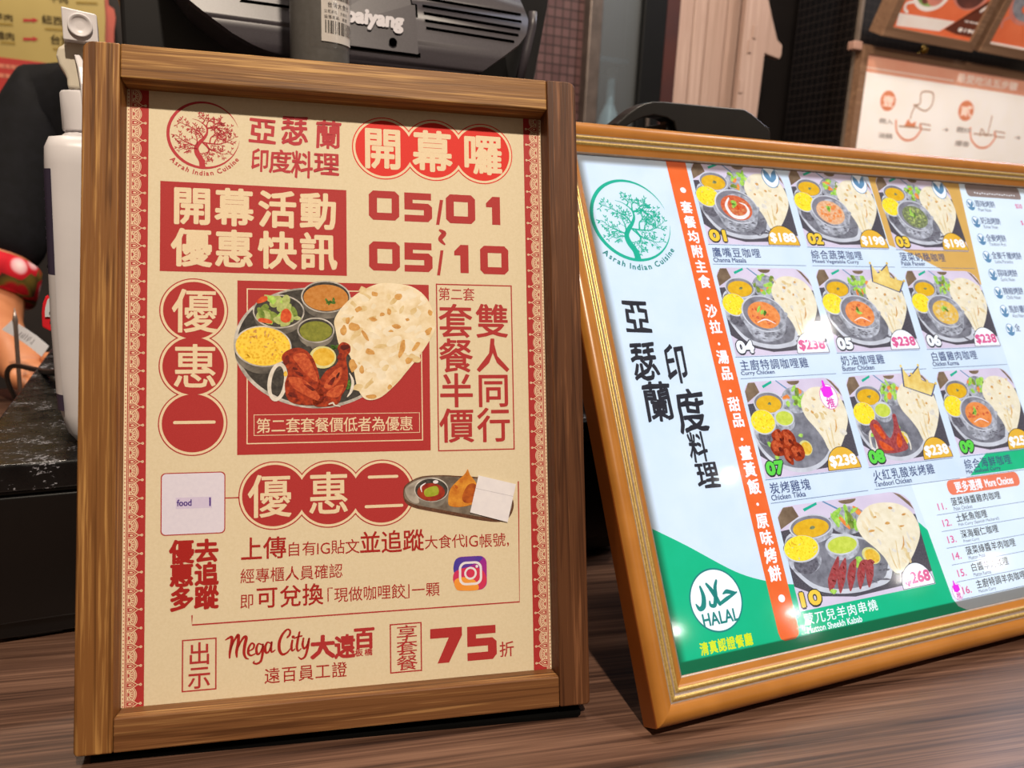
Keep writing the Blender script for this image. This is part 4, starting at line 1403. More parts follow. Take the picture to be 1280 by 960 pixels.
def thumb(x, y, k=1.0):
    p = 'thumb_badge:%g' % x
    Q.ell(p, 'magenta', 16, x, y, 7.2 * k, 8.4 * k)
    Q.ell(p, 'white', 16.5, x, y, 6.8 * k, 8.0 * k)
    Q.poly(p, 'magenta_b', 17, [(x + a * k, y + b * k) for a, b in ((-5.2, -5.6), (-3, -6.6), (-2.6, -11.2), (-1.2, -11), (-.4, -7), (3.6, -6.6), (4.2, -1.2), (-.6, .8), (-4.2, -.4))])
    Q.cjk(p, 'magenta', 17, '推', x - 3.2 * k, y + .6 * k, 6.8 * k, 6.8 * k, bold=.02)


thumb(148.6, 165.0)
thumb(209.6, 295.5, .62)
ML = 'lettering:kebab'
Q.cjk(ML, 'white', 5, '蒙兀兒羊肉串燒', 86.6, 289.8, 7.4, 6.6, dx=8.1, bold=.014)
Q.text(ML, 'white', 5, 'Mutton Sheekh Kabab', 87.2, 297.0, 128.5, 300.8, .1)
# breads column
Q.rect('bread_list', 'brown_head', 4, 344.8, -.2, 408.4, 11, 3)
for k in range(17):
    Q.ell('bread_list', 'white', 5, 354 + k * 2.9, 7.4 + (k % 3) * .3, .9, .55, n=10)
rows = (('原味烤餅', 'Plain Naan', '$50'), ('奶油烤餅', 'Butter Naan', '$'), ('全麥烤餅', 'Tandoori Roti', ''), ('全麥千層烤餅', 'Lacha Parantha', ''), ('蒜味烤餅', 'Garlic Naan', ''), ('辣椒烤餅', 'Chilli Naan', ''), ('馬鈴薯烤餅', 'Aloo Naan', ''), ('全', '', ''))
for i, (zh, en, pr) in enumerate(rows):
    y = 18.6 + i * 14.95
    x = 344.4 - i * .5
    Q.ell('bread_list', 'leaf_ring', 5, x, y, 4.4, 4.9, n=28)
    Q.ell('bread_list', 'white', 6, x, y, 3.9, 4.4, n=28)
    Q.ell('bread_list', 'leaf_ring', 6.5, x, y + .4, 3.9, 4.0, a0=20, a1=160, n=14)
    Q.blob('bread_list', 'leaf_ring', 7, [(x - .2, y + 2.2), (x - 2.8, y - .2), (x - 2.6, y - 3), (x - .4, y - 1)])
    Q.blob('bread_list', 'leaf_ring', 7, [(x + .2, y + 2.2), (x + .4, y - 1), (x + 2.6, y - 3), (x + 2.8, y - .2)])
    Q.cjk('bread_list', 'ink_blue', 5, zh, x + 5.6, y - 4.6, 5.8, 6.2, dx=5.7, bold=.012)
    if en:
        Q.text('bread_list', 'ink_blue', 5, en, x + 7.2, y + 2.4, x + 7.2 + len(en) * 1.45, y + 5.2, 0)
    if pr:
        Q.text('bread_list', 'price_pink', 5, pr, x + 53, y - 3.4, x + 53 + len(pr) * 2.7, y + 1.2, .1)
# more choices
Q.rect('choice_list', 'salmon', 5, 228, 227, 298, 236.8, 4)
Q.cjk('choice_list', 'white', 6, '更多選擇', 234.6, 228.4, 6.4, 7.4, dx=6.6, bold=.03)
Q.text('choice_list', 'white', 6, 'More Choices', 263.4, 229.4, 291.6, 235.0, .2)
for i, (n, zh, en) in enumerate((('11.', '菠菜綠醬雞肉咖哩', 'Palak Chicken'), ('12.', '土魠魚咖哩', 'Fish Curry (Spanish Mackerel)'), ('13.', '深海蝦仁咖哩', 'Prawn Curry'), ('14.', '菠菜綠醬羊肉咖哩', 'Mutton Palak'), ('15.', '白醬羊肉咖哩', 'Mutton Korma'), ('16.', '主廚特調羊肉咖哩', 'Mutton Curry'))):
    y = 243.2 + i * 10.55
    Q.text('choice_list', 'price_pink', 5, n, 214.4, y - 2.6, 222.0, y + 2.0, .12)
    Q.cjk('choice_list', 'ink', 5, zh, 227.2, y - 4.9, 5.6, 5.4, dx=5.95, bold=.012)
    Q.text('choice_list', 'ink_blue', 5, en, 228, y + 1.2, 228 + len(en) * 1.32, y + 3.6, 0)
    Q.rect('choice_list', 'rule', 5, 211.6, y + 4.5, 300, y + 4.8)
Q.finish(msheet)
# clear pane
t = NT('clear acrylic')
g = t.n('ShaderNodeBsdfGlossy')
g.inputs['Roughness'].default_value = 0.066
tr = t.n('ShaderNodeBsdfTransparent')
fr = t.n('ShaderNodeFresnel')
fr.inputs['IOR'].default_value = 1.45
mx = t.n('ShaderNodeMixShader')
t.l(fr.outputs[0], mx.inputs[0])
t.l(tr.outputs[0], mx.inputs[1])
t.l(g.outputs[0], mx.inputs[2])
t.l(mx.outputs[0], t.t.nodes['Material Output'].inputs['Surface'])
mb = MB()
mb.add([(MI - .0004, MI - .0004, .01055), (MW - MI + .0004, MI - .0004, .01055), (MW - MI + .0004, MH - MI + .0004, .01055), (MI - .0004, MH - MI + .0004, .01055)], [(0, 1, 2, 3)])
build('clear_pane', mb, t.m, menu)


# ------------------------------------------------------------------ the shop behind, laid out along the axes of its back wall
def bf(px, py, d):
    return hit(BF, -d, px, py)


def BM(u, z, d):
    return BF @ Matrix.Translation((u, z, -d))


def root(name, label, cat, u, z, d, group=None):
    o = thing(name, label, cat, BM(u, z, d), group)
    return o, (u, z, -d)


def pxpoly(pts, d):
    return [bf(x, y, d) for x, y in pts]


class BSheet(Sheet):
    """flat print on a plane parallel to the back wall; drawn in photo-derived millimetres of that plane"""
    def __init__(s, off, d, matf, M=None, w=None):
        s.M, s.d, s.off = (M or BF), (-d if w is None else w), off
        super().__init__(-off[0], -off[1], s.d - off[2], matf, 0.00012)

    def p(s, px, py):
        u, z = hit(s.M, s.d, px, py)
        return (u * 1000, -z * 1000)

    def pp(s, part, mat, layer, pts, smooth=False):
        q = [s.p(*a) for a in pts]
        (s.blob if smooth else s.poly)(part, mat, layer, q)

    def ps(s, part, mat, layer, pts, w, smooth=True):
        s.stroke(part, mat, layer, [s.p(*a) for a in pts], w, smooth=smooth)

    def pc(s, part, mat, layer, body, x0, y0, x1, y1, bold=.02):
        a, b = s.p(x0, y0), s.p(x1, y1)
        n = len(body)
        s.cjk(part, mat, layer, body, a[0], a[1], (b[0] - a[0]) / n, b[1] - a[1], bold=bold)

    def pe(s, part, mat, layer, px, py, rx, ry, **k):
        a, b, c = s.p(px, py), s.p(px + rx, py), s.p(px, py + ry)
        s.ell(part, mat, layer, a[0], a[1], abs(b[0] - a[0]), abs(c[1] - a[1]), **k)


INK.update({'box_white': ('#e6dcd4', '#ece4de', 60), 'box_salmon': ('#dc9478', '#e0a084', 60), 'box_line': ('#f2d8c8', '#f2d8c8', 60), 'box_orange': ('#cc7a56', '#d0805c', 60), 'box_brown': ('#987258', '#a07a60', 60), 'box_grey': ('#9a8c84', '#a0948c', 60),
            'food_orange': ('#d4623a', '#dc7048', 60), 'food_white': ('#e0cfc4', '#e8dcd4', 60), 'food_dark': ('#4a2a26', '#6a3a30', 200), 'food_brown': ('#5a2a1e', '#64301f', 60), 'food_green': ('#6a8a4a', '#8aa05a', 200), 'food_pink': ('#b86a5c', '#c87c6a', 200), 'food_grey': ('#6c6a70', '#8a868a', 400),
            'olive_ink': ('#3c3014', '#463818', 60), 'tan_ink': ('#8a7230', '#947a34', 60), 'coral_ink': ('#d08068', '#cc7a62', 60)})
# walls
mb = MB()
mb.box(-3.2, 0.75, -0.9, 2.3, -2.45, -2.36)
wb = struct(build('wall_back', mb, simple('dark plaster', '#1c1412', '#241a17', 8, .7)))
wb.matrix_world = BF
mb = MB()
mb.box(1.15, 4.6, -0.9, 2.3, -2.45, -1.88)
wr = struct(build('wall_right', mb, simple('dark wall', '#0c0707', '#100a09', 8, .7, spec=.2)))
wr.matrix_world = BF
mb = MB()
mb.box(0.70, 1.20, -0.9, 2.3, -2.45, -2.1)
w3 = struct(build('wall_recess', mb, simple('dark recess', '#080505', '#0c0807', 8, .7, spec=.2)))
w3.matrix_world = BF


def tiles(name, c1, c2, cg, size, rough=.35, line=.12):
    t = NT(name)
    t.set(rough, 0, .5)
    tc = t.n('ShaderNodeTexCoord')
    b = t.n('ShaderNodeTexBrick')
    b.offset = 0
    b.inputs['Color1'].default_value = lin(c1)
    b.inputs['Color2'].default_value = lin(c2)
    b.inputs['Mortar'].default_value = lin(cg)
    b.inputs['Scale'].default_value = 1 / size
    b.inputs['Mortar Size'].default_value = line * .5
    b.inputs['Mortar Smooth'].default_value = .3
    b.inputs['Brick Width'].default_value = 1
    b.inputs['Row Height'].default_value = 1
    sx = t.n('ShaderNodeSeparateXYZ')
    t.l(tc.outputs['Object'], sx.inputs[0])
    ad = t.n('ShaderNodeMath', operation='ADD')
    t.l(sx.outputs['X'], ad.inputs[0])
    t.l(sx.outputs['Z'], ad.inputs[1])
    cx = t.n('ShaderNodeCombineXYZ')
    t.l(ad.outputs[0], cx.inputs['X'])
    t.l(sx.outputs['Y'], cx.inputs['Y'])
    t.l(cx.outputs[0], b.inputs['Vector'])
    t.l(b.outputs['Color'], t.b.inputs['Base Color'])
    MATS[name] = t.m
    return t.m


# glazed mosaic screen between the terminal and the fridge
u0 = bf(640, 60, 1.75)[0]
u1 = bf(736, 60, 1.75)[0]
mb = MB()
mb.box(u0 - .12, u1, -0.9, 1.6, -1.83, -1.75)
ws = struct(build('wall_mosaic', mb, tiles('mauve mosaic', '#54393a', '#644848', '#2a1b1a', 0.0205, .3, .20)))
ws.matrix_world = BF
# tiled column carrying the menu boxes
uc = bf(1066, 90, 1.63)[0]
mb = MB()
mb.box(uc, uc + 1.6, -0.9, 2.0, -1.86, -1.63)
wc = struct(build('column_tiled', mb, tiles('black mosaic', '#0c0808', '#100b0b', '#332b28', 0.021, .4, .10)))
wc.matrix_world = BF
mb = MB()
mb.box(uc - .006, uc + .004, -0.9, 2.0, -1.634, -1.624)
tr = struct(build('trim_corner', mb, simple('pale corner bead', '#6f6258', '#7a6c60', 30, .5)))
tr.matrix_world = BF

# ---- yellow wall menu, far left
D = 2.25
o, off = root('wall_menu', 'yellow wall board with black writing and red arrows, far behind on the left', 'sign', -0.35, 0.66, D)
mb = MB(off)
pts = pxpoly([(-120, -190), (110, -130), (124, -60), (130, -10), (132, 25), (131, 60), (128, 90), (-120, 58)], D)
mb.prism(pts, -D, -D + .008)
build('board', mb, simple('yellow board', '#b09a56', '#a48e4c', 5, .5), o)
mb = MB(off)
pts = pxpoly([(-120, 57), (128, 88), (128, 150), (-120, 150)], D)
mb.prism(pts, -D, -D + .009)
build('red_band', mb, simple('red band', '#b0201a', '#a81e19', 10, .5), o)
mb = MB(off)
pts = pxpoly([(118, -60), (134, -20), (136, 8), (143, 13), (145, 24), (143, 40), (142, 130), (118, 130)], D + .02)
mb.prism(pts, -D - .02, -D - .004)
build('red_edging', mb, simple('coral red edging', '#b8503e', '#a84636', 12, .5), o)
B1 = BSheet(off, D - .0095, ink)
B1.pc('lettering:0', 'olive_ink', 1, '羊肉', -9, 15, 17, 27)
B1.pc('lettering:1', 'olive_ink', 1, '雞肉', -7, 38, 19, 51)
B1.pc('lettering:2', 'olive_ink', 1, '紐西蘭', 51.5, 18, 93, 34)
B1.pc('lettering:3', 'olive_ink', 1, '台灣', 61.5, 42.5, 90, 58)
B1.pc('lettering:4', 'olive_ink', 1, '牛肉', 60, -9, 86, 5)
for y in (25, 48.5):
    B1.pp('arrow:%d' % y, 'red', 1, [(28, y - 1.6), (41, y - 1.2), (41, y - 3), (48, y + .3), (41, y + 3.2), (41, y + 1.6), (28, y + 2.2), (30, y + .2)])
for x0, y0, x1 in ((-4, 29.5, 15), (2, 53, 18), (57, 36, 78), (67, 61, 84), (96, 3, 121)):
    B1.ps('small_print:%d' % y0, 'tan_ink', 1, [(x0, y0), (x1, y0 + 1.2)], 4.0, False)
for k, (x0, x1, y) in enumerate(((0, 50, 82), (-40, -2, 78), (0, 30, 94))):
    for i in range(int((x1 - x0) / 7)):
        B1.ps('band_print:%d' % k, 'coral_ink', 1, [(x0 + i * 7, y + i * .7), (x0 + i * 7 + 5, y + i * .7 + .6)], 9, False)
B1.finish(o)

# ---- fridge with a glass door
D = 1.72
ua, ub = bf(735, 60, D)[0], bf(830, 60, D)[0]
o, off = root('display_fridge', 'dark glass-door fridge with a steel post, behind the gap between sign and menu', 'fridge', (ua + ub) / 2, -0.9, D)
S_POST = simple('brushed steel', '#6e625c', '#5c524d', 30, .4, .6)
pxu = lambda x, d=1.72: bf(x, 70, d)[0]
mb = MB(off)
mb.box(ua, pxu(751), -.9, 1.4, -D - .06, -D)
build('steel_post', mb, S_POST, o, .004)
mb = MB(off)
mb.box(pxu(800), pxu(829), -.9, 1.4, -D - .08, -D + .004)
build('door_frame', mb, simple('black enamel', '#060607', '#09090a', 20, .5, spec=.2), o, .004)
mb = MB(off)
mb.box(pxu(811), pxu(815), -.2, .50, -D + .004, -D + .014)
build('handle', mb, S_POST, o, .003)
mb = MB(off)
mb.box(pxu(752), pxu(801), -.9, 1.4, -D - .35, -D - .33)
build('back_panel', mb, simple('streaked grey blue', '#8fa4b2', '#2c363e', 14, .5, stretch=(2.2, .16, 1)), o)  # colour varies in pale and dark upright streaks
t = NT('fridge glass')
g = t.n('ShaderNodeBsdfGlossy')
g.inputs['Roughness'].default_value = .5
trn = t.n('ShaderNodeBsdfTransparent')
trn.inputs[0].default_value = (.8, .88, .92, 1)
mx = t.n('ShaderNodeMixShader')
mx.inputs[0].default_value = .12
t.l(trn.outputs[0], mx.inputs[1])
t.l(g.outputs[0], mx.inputs[2])
t.l(mx.outputs[0], t.t.nodes['Material Output'].inputs['Surface'])
mb = MB(off)
mb.box(pxu(752), pxu(800), -.9, 1.4, -D - .012, -D - .008)
build('glass_door', mb, t.m, o)
for z in (.36, .62, .9):
    mb = MB(off)
    mb.box(pxu(753), pxu(800), z, z + .012, -D - .32, -D - .05)
    build('shelf', mb, simple('shelf steel', '#39444b', '#2f393f', 20, .3, .5), o)
lamp('fridge_fill', 'AREA', BF @ Vector(((pxu(752) + pxu(800)) / 2, 1.3, -D - .12)), BF @ Vector(((pxu(752) + pxu(800)) / 2, .4, -D - .25)), 2.2, (.8, .92, 1), .06)  # added light that brightens the inside of the fridge
# things kept in the fridge
M_PALE = simple('pale plastic', '#b8c4cc', '#9aa8b2', 30, .35)


def lathe(mb, c, prof_, seg=24, mat=0):
    mb.loft([[(c[0] + r * math.cos(2 * math.pi * k / seg), c[1] + z, c[2] + r * math.sin(2 * math.pi * k / seg)) for k in range(seg)] for r, z in prof_], mat)


uu, zz = bf(766, 145, D + .1)
o2, off2 = root('bottle', 'pale bottle with a slim neck standing behind the fridge glass', 'bottle', uu, .374, D + .12)
mb = MB(off2)
lathe(mb, (uu, .374, -D - .12), ((.028, 0), (.032, .01), (.032, .10), (.022, .135), (.011, .16), (.010, .22)))
build('body', mb, M_PALE, o2)
mb = MB(off2)
lathe(mb, (uu, .374, -D - .12), ((.013, .221), (.013, .245), (.011, .248)))
build('cap', mb, simple('white cap', '#dfe6ea', '#d5dde2', 20, .4), o2)
u4, z4 = bf(771, 150, D + .08)
o2, off2 = root('jar', 'small jar with a dark red lid strip behind the fridge glass', 'jar', u4 + .05, .374, D + .08)
mb = MB(off2)
lathe(mb, (u4 + .05, .374, -D - .08), ((.02, 0), (.024, .006), (.024, .09), (.018, .1)))
build('body', mb, M_PALE, o2)
mb = MB(off2)
mb.box(u4 + .036, u4 + .052, .38, .46, -D - .056, -D - .052)
build('label', mb, simple('maroon', '#6a2a2c', '#5e2527', 20, .5), o2)

# ---- wood cladding and the plywood figure
o, off = root('wood_cladding', 'pale upright wooden cladding boards beside the fridge', 'panel', pxu(880), -.9, 1.74)
D = 1.74
W_PINE = wood('pale pine', ('#b2968a', '#c9aea2', '#dac2b6'), 1, .55, .35, .15, .3, .25)
xs = [845, 863, 880, 904, 922]
for a, b in zip(xs, xs[1:]):
    mb = MB(off)
    mb.box(pxu(a, D) + .0015, pxu(b, D) - .0015, -.9, 1.5, -D - .02, -D)
    build('board', mb, W_PINE, o, .002)
mb = MB(off)
mb.box(pxu(829, D), pxu(845, D), -.9, 1.5, -D - .03, -D + .002)
build('edge_strip', mb, simple('maroon strip', '#3a1512', '#46190f', 12, .5), o)
mb = MB(off)
mb.box(pxu(844, D), pxu(924, D), -.9, 1.5, -D - .03, -D - .021)
build('gap_backing', mb, simple('shadow gap', '#1a100c', '#20140f', 12, .7), o)  # dark sheet behind the boards, shade of their gaps put into its colour
D = 1.70
o, off = root('plywood_figure', 'plywood upright with a hooked beak, right of the pale cladding boards', 'sign', bf(935, 140, D)[0], -.9, D)
pts = pxpoly([(961, 0), (966, 24), (972, 50), (977.8, 56), (977, 68), (974.5, 74), (956, 66.6), (946, 148)], D)
ub, zb = pts[-1]
k = (pts[-1][0] - pts[-2][0]) / (pts[-1][1] - pts[-2][1])
lft = pxpoly([(920, 135), (933, 0)], D)
uL = (lft[0][0] + lft[1][0]) / 2
pts = [(pts[0][0] - .05, 1.1)] + pts + [(ub, -.9), (uL, -.9), (uL, 1.1)]
mb = MB(off)
mb.prism(pts, -D - .018, -D)
build('board', mb, W_PINE, o, .002)
for x, y in ((943, 40), (937, 58), (926, 108)):
    u, z = bf(x, y, D)
    mb = MB(off)
    mb.box(u - .006, u + .006, z - .016, z + .016, -D, -D + .003)
    build('fixing_plate', mb, W_PINE, o, .001)

# ---- light boxes at the right
D = 1.60
GLW = 0


def glow(name, c, e, c2=None):
    return simple(name, c, c2 or c, 30, .4, emit=e)


BGLOW = {}


def ink_bg(name):
    k = 'panel ' + name
    if k in MATS:
        return MATS[k]
    d = INK[name]
    return simple(k, d[0], d[1], d[2] / 6, .45, emit=.36)


W_BOX = wood('tan timber', ('#8a6a54', '#b08c70', '#c4a084'), 0, .45, .3, .1, .5, .3)


def lightbox(name, label, M, quad, d, depth, rim):
    """quad: local outer rectangle u0,u1,v0,v1 with the front face at height d of frame M"""
    u0, u1, v0, v1 = quad
    o = thing(name, label, 'light box', M @ Matrix.Translation((u0, v0, d)))
    of = (u0, v0, d)
    for k in range(4):
        mb = MB(of)
        a, b = ((u0, v0), (u1, v0), (u1, v1), (u0, v1))[k], ((u1, v0), (u1, v1), (u0, v1), (u0, v0))[k]
        ia = (a[0] + (rim if a[0] == u0 else -rim), a[1] + (rim if a[1] == v0 else -rim))
        ib = (b[0] + (rim if b[0] == u0 else -rim), b[1] + (rim if b[1] == v0 else -rim))
        mb.prism([a, b, ib, ia], d - depth, d)
        build('frame_side', mb, W_BOX, o, .001)
    mb = MB(of)
    mb.box(u0 + rim * .9, u1 - rim * .9, v0 + rim * .9, v1 - rim * .9, d - depth, d - .008)
    build('panel', mb, ink_bg('box_white'), o)
    return o, of


u0, z1 = bf(1080, 55, D)
u1 = u0 + .95
_, z0 = bf(1050, 330, D)
o, off = lightbox('instruction_light_box', 'long white light box with pan drawings and a salmon heading, above the menu frame', BF, (u0, u1, z1 - .62, z1), -D, .024, .022)
B2 = BSheet(off, D + .0078, ink_bg)
P1, P2 = B2.p(1091, 72), B2.p(1275, 106)
inn_l, inn_t = (u0 + .0215) * 1000, -(z1 - .0215) * 1000
hh = B2.p(1086, 90)[1]
B2.rect('heading_band', 'box_salmon', 1, inn_l, inn_t, (u1 - .022) * 1000, hh)
B2.rect('heading_band', 'box_line', 2, inn_l, hh - 12, B2.p(1192, 100)[0], hh - 9.4)
B2.pc('lettering', 'box_line', 2, '最愛吃法五步驟', 1197, 91, 1271, 114, .02)
for cx_, cy_, ch in ((1110, 126, '壹'), (1207.5, 138.4, '貳'), (1310, 152, '參')):
    B2.pe('step_mark:' + ch, 'box_orange', 2, cx_, cy_, 9.6, 13)
    B2.pc('step_mark:' + ch, 'box_line', 3, ch, cx_ - 6, cy_ - 7.5, cx_ + 6.5, cy_ + 8.5, .02)


def pan(x, y, jug):
    p = 'pan_drawing:%g' % x
    B2.ps(p, 'box_orange', 2, [(x - 18, y - 12), (x - 17, y + 2), (x - 8, y + 12), (x + 4, y + 11), (x + 13, y), (x + 12, y - 6)], 6)
    B2.ps(p, 'box_brown', 2.5, [(x - 14, y - 5), (x - 4, y - 4), (x + 10, y - 3)], 4)
    B2.ps(p, 'box_brown', 2, [(x + 12, y - 8), (x + 25, y - 6), (x + 25, y), (x + 12, y - 1.4), (x + 12, y - 8)], 3.6, False)
    if jug:
        B2.pp(p, 'box_orange', 2.2, [(x - 8, y - 5), (x - 3, y - 14), (x + 1, y - 8), (x + 7, y - 11), (x + 6, y - 4)])
        B2.ps(p, 'box_brown', 2, [(x, y - 14), (x + 2, y - 22), (x + 7, y - 31), (x + 9, y - 28), (x + 19, y - 24), (x + 27, y - 32), (x + 28, y - 46), (x + 14, y - 47), (x + 12, y - 33), (x + 4, y - 31)], 4)
    else:
        B2.ps(p, 'box_brown', 2, [(x - 6, y - 2), (x - 4, y - 11), (x + 2, y - 2), (x + 6, y - 14), (x + 9, y - 27)], 4)


pan(1138, 162.5, True)
pan(1231, 172, False)
for x, y in ((1181, 162), (1271, 172)):
    B2.ps('arrow:%d' % x, 'box_grey', 2, [(x - 3, y), (x + 3, y + .4)], 2.4, False)
    B2.pp('arrow:%d' % x, 'box_grey', 2.3, [(x + 1, y - 3), (x + 5, y + .4), (x + 1, y + 3.4)])
for x, y, w_ in ((1099, 147, '倒入'), (1098, 165, '油鍋'), (1196, 158, '翻炒'), (1194, 175, '爆香')):
    B2.pc('step_text:' + w_, 'box_grey', 2, w_, x, y, x + 17, y + 9, .03)
B2.finish(o)

# tilted picture boxes above it
LEAN = -0.42


def tilted(name, label, px, py, w_, h_, draw):
    p = at(px, py, 1)
    v = ray(px, py)
    N = (BF.to_3x3() @ Vector((0, 0, 1)))
    P = CAM + v * ((-1.55) / v.dot(N))
    M = frame(P, BYAW, LEAN)
    o, of = lightbox(name, label, M, (0, w_, 0, h_), 0, .05, .024)
    b = BSheet(of, 0, ink_bg, M, -.0078)
    draw(b)
    b.finish(o)


def drawA(b):
    b.rect('food_picture', 'food_orange', 1, 22, -375, 313, -24)
    q = 'food_picture'
    b.pp(q, 'food_white', 2, [(1124, 16), (1194, 27), (1174, 39), (1120, 32)])
    b.pp(q, 'food_brown', 2, [(1180, 36.5), (1246, 2), (1238, 0), (1219, 48), (1195, 43)])
    b.pe(q, 'food_white', 2.5, 1166, -10, 24, 26)
    b.pe(q, 'food_green', 3, 1166, -12, 19, 22)
    b.pe(q, 'food_pink', 3.3, 1172, -8, 12, 17)
    b.pe(q, 'food_dark', 3.2, 1160, -6, 7, 12)
    b.ps(q, 'food_white', 2.4, [(1146, 2), (1134, 4), (1131, 11), (1134, 15)], 7)
    b.pe(q, 'food_pink', 2.5, 1216, -10, 24, 25)
    b.pe(q, 'food_dark', 3, 1216, -10, 20, 23)
    b.ps(q, 'food_white', 3.3, [(1226, 14), (1236, 6), (1240, -6)], 7)
    b.pc('lettering', 'food_white', 4, '套餐價', 1206, 25, 1223, 31, .02)
    A, C_ = b.p(1199, 34), b.p(1218, 43.5)
    b.text('lettering', 'food_white', 4, '$190', A[0], A[1], C_[0], C_[1], 1.2)


def drawB(b):
    q = 'food_picture'
    b.rect(q, 'food_orange', 1, 22, -375, 308, -24)
    b.rect(q, 'food_white', 2, 22, -29, 308, -24)
    b.pe(q, 'food_pink', 2.4, 1290, 2, 26, 33)
    b.pe(q, 'food_grey', 3, 1292, 0, 24, 30)
    b.pe(q, 'tomato', 3.3, 1286, 12, 9, 7)
    b.ps(q, 'food_pink', 2.3, [(1266, 20), (1254, 26), (1252, 34)], 7)


tilted('picture_light_box', 'tilted light box with a food picture and a brown price corner, upper right', 1102.5, 45, 0.335, .40, drawA)
tilted('picture_light_box', 'tilted orange food light box cut off by the right edge of the photo', 1224, 65, .33, .40, drawB)
# small fittings on the ledge between the boxes
u, z = bf(1073, 65, 1.6)
o, off = root('wooden_clip', 'short pale wooden peg at the left end above the white light box', 'peg', u, z, 1.6)
mb = MB(off)
a, b = bf(1069, 50, 1.6), bf(1078, 63, 1.6)
mb.box(a[0], b[0], b[1], a[1], -1.624, -1.60)
build('peg', mb, simple('pink beige', '#c0988a', '#b08878', 30, .5), o, .003)
u, z = bf(1152, 66, 1.6)
o, off = root('brass_ornament', 'small brass ornament lying between the light boxes', 'ornament', u, z, 1.62)
mb = MB(off)
uu, z2 = bf(1153, 64.6, 1.62)
rg = random.Random(2)
for i in range(9):
    a = (uu + rg.uniform(-.016, .016), z2 + rg.uniform(-.008, .012), -1.62 + rg.uniform(-.01, .01))
    r = rg.uniform(.004, .007)
    mb.loft([[(a[0] + r * math.sin(t_) * math.cos(p_), a[1] + r * math.cos(t_), a[2] + r * math.sin(t_) * math.sin(p_)) for p_ in [k * .785 for k in range(8)]] for t_ in (.1, .7, 1.57, 2.4, 3.04)])
build('bead_cluster', mb, simple('brass', '#c8a048', '#a88030', 60, .25, .8), o)

# ------------------------------------------------------------------ till and things on it
ZD = 0.108
o, off = root('cash_drawer', 'scuffed black metal cash drawer behind the wooden sign', 'cash drawer', 0.10, 0, 0.68)
t = NT('scuffed black enamel')
t.set(.22, 0, .5, '#0b0b0c')
n1 = t.noise(t.coord((420, 700, 900)), 1, 2, .6)
n2 = t.noise(t.coord((60, 60, 60)), 1, 3, .6)
mm = t.n('ShaderNodeMath', operation='MULTIPLY')
t.l(n1, mm.inputs[0])
t.l(n2, mm.inputs[1])
c = t.ramp(mm.outputs[0], ((.34, '#0a0a0c'), (.385, '#8c8c94')))
t.l(c, t.b.inputs['Base Color'])
r = t.ramp(n2, ((.3, (.16, .16, .16, 1)), (.7, (.45, .45, .45, 1))))
t.l(r, t.b.inputs['Roughness'])
t.bump(n1, .12, .0004)
M_SC = t.m
M_BK = simple('black enamel front', '#070708', '#0a0a0b', 15, .3)
mb = MB(off)
mb.box(-.107, .31, ZD - .016, ZD, -.89, -.4695)
build('lid', mb, M_SC, o, .0016, 3)
mb = MB(off)
mb.box(-.104, .307, .0035, ZD - .0165, -.887, -.474)
build('body', mb, M_BK, o, .001)
mb = MB(off)
mb.box(-.1045, .3075, .014, ZD - .019, -.4738, -.4705)
build('drawer_front', mb, M_BK, o, .0012, 3)
mb = MB(off)
mb.box(.085, .115, .05, .058, -.4704, -.4685)
build('lock_plate', mb, S_POST, o)
for x in (-.08, .28):
    for w_ in (-.86, -.49):
        mb = MB(off)
        mb.box(x - .012, x + .012, 0, .0034, w_ - .012, w_ + .012)
        build('foot', mb, M_BLACK, o, .001)

# point of sale terminal, seen from behind
D = .60
o, off = root('point_of_sale_terminal', 'grey black touch-screen till seen from behind, above the wooden sign', 'till', .14, ZD, .68)
M_HOUS = simple('satin grey plastic', '#403b41', '#3a363b', 700, .38, bump=.03)
M_SLOT = simple('slot dark', '#010101', '#020202', 40, .9, spec=0)
zt = .56
face = pxpoly([(238, 0), (262, 20), (290, 41), (318, 57), (345, 66.5), (375, 72), (420, 80), (520, 90), (560, 95), (601, 91), (630, 70), (652, 54), (663, 40), (667, 22), (665, 12)], D)
top_ = [(face[-1][0] - .004, face[-1][1] + .01), (face[-1][0] - .02, zt), (face[0][0] - .03, zt), (face[0][0] - .015, face[0][1] + .02)]
outl = face + top_
cu = sum(p[0] for p in outl) / len(outl)
cz = .46


def W_face(z):
    return -D - max(0, z - .372) * .32 - max(0, .36 - z) * .35


base = []
for x, z in outl:
    base.append((cu + (x - cu) * 1.0, cz + (z - cz) * 1.0, -.664))
mb = MB(off)
# outer shell: front skin then flanks
fr_ = [(x, z, W_face(z)) for x, z in outl]
mid = [(cu + (x - cu) * 1.010, cz + (z - cz) * 1.010, W_face(z) - .005) for x, z in outl]
n = len(outl)
bm = bmesh.new()
bm.faces.new([bm.verts.new((x, z, 0)) for x, z in outl])
for zc in (.348, .352, .356, .36, .364, .368, .372, .376, .382, .39, .41, .44, .48, .52):
    bmesh.ops.bisect_plane(bm, geom=bm.verts[:] + bm.edges[:] + bm.faces[:], plane_co=(0, zc, 0), plane_no=(0, 1, 0))
bm.verts.index_update()
mb.add([(v.co.x, v.co.y, W_face(v.co.y)) for v in bm.verts], [tuple(v.index for v in f.verts) for f in bm.faces], 0, True)
bm.free()
for a, b in ((fr_, mid), (mid, base)):
    mb.add(a + b, [(i, (i + 1) % n, n + (i + 1) % n, n + i) for i in range(n)], 0, False)
build('rear_housing', mb, M_HOUS, o)
mb = MB(off)
q = [(-.025, .20), (-.024, .62), (.343, .62), (.316, .435), (.306, .369), (.281, .20)]
mb.prism(q, -.70, -.665)
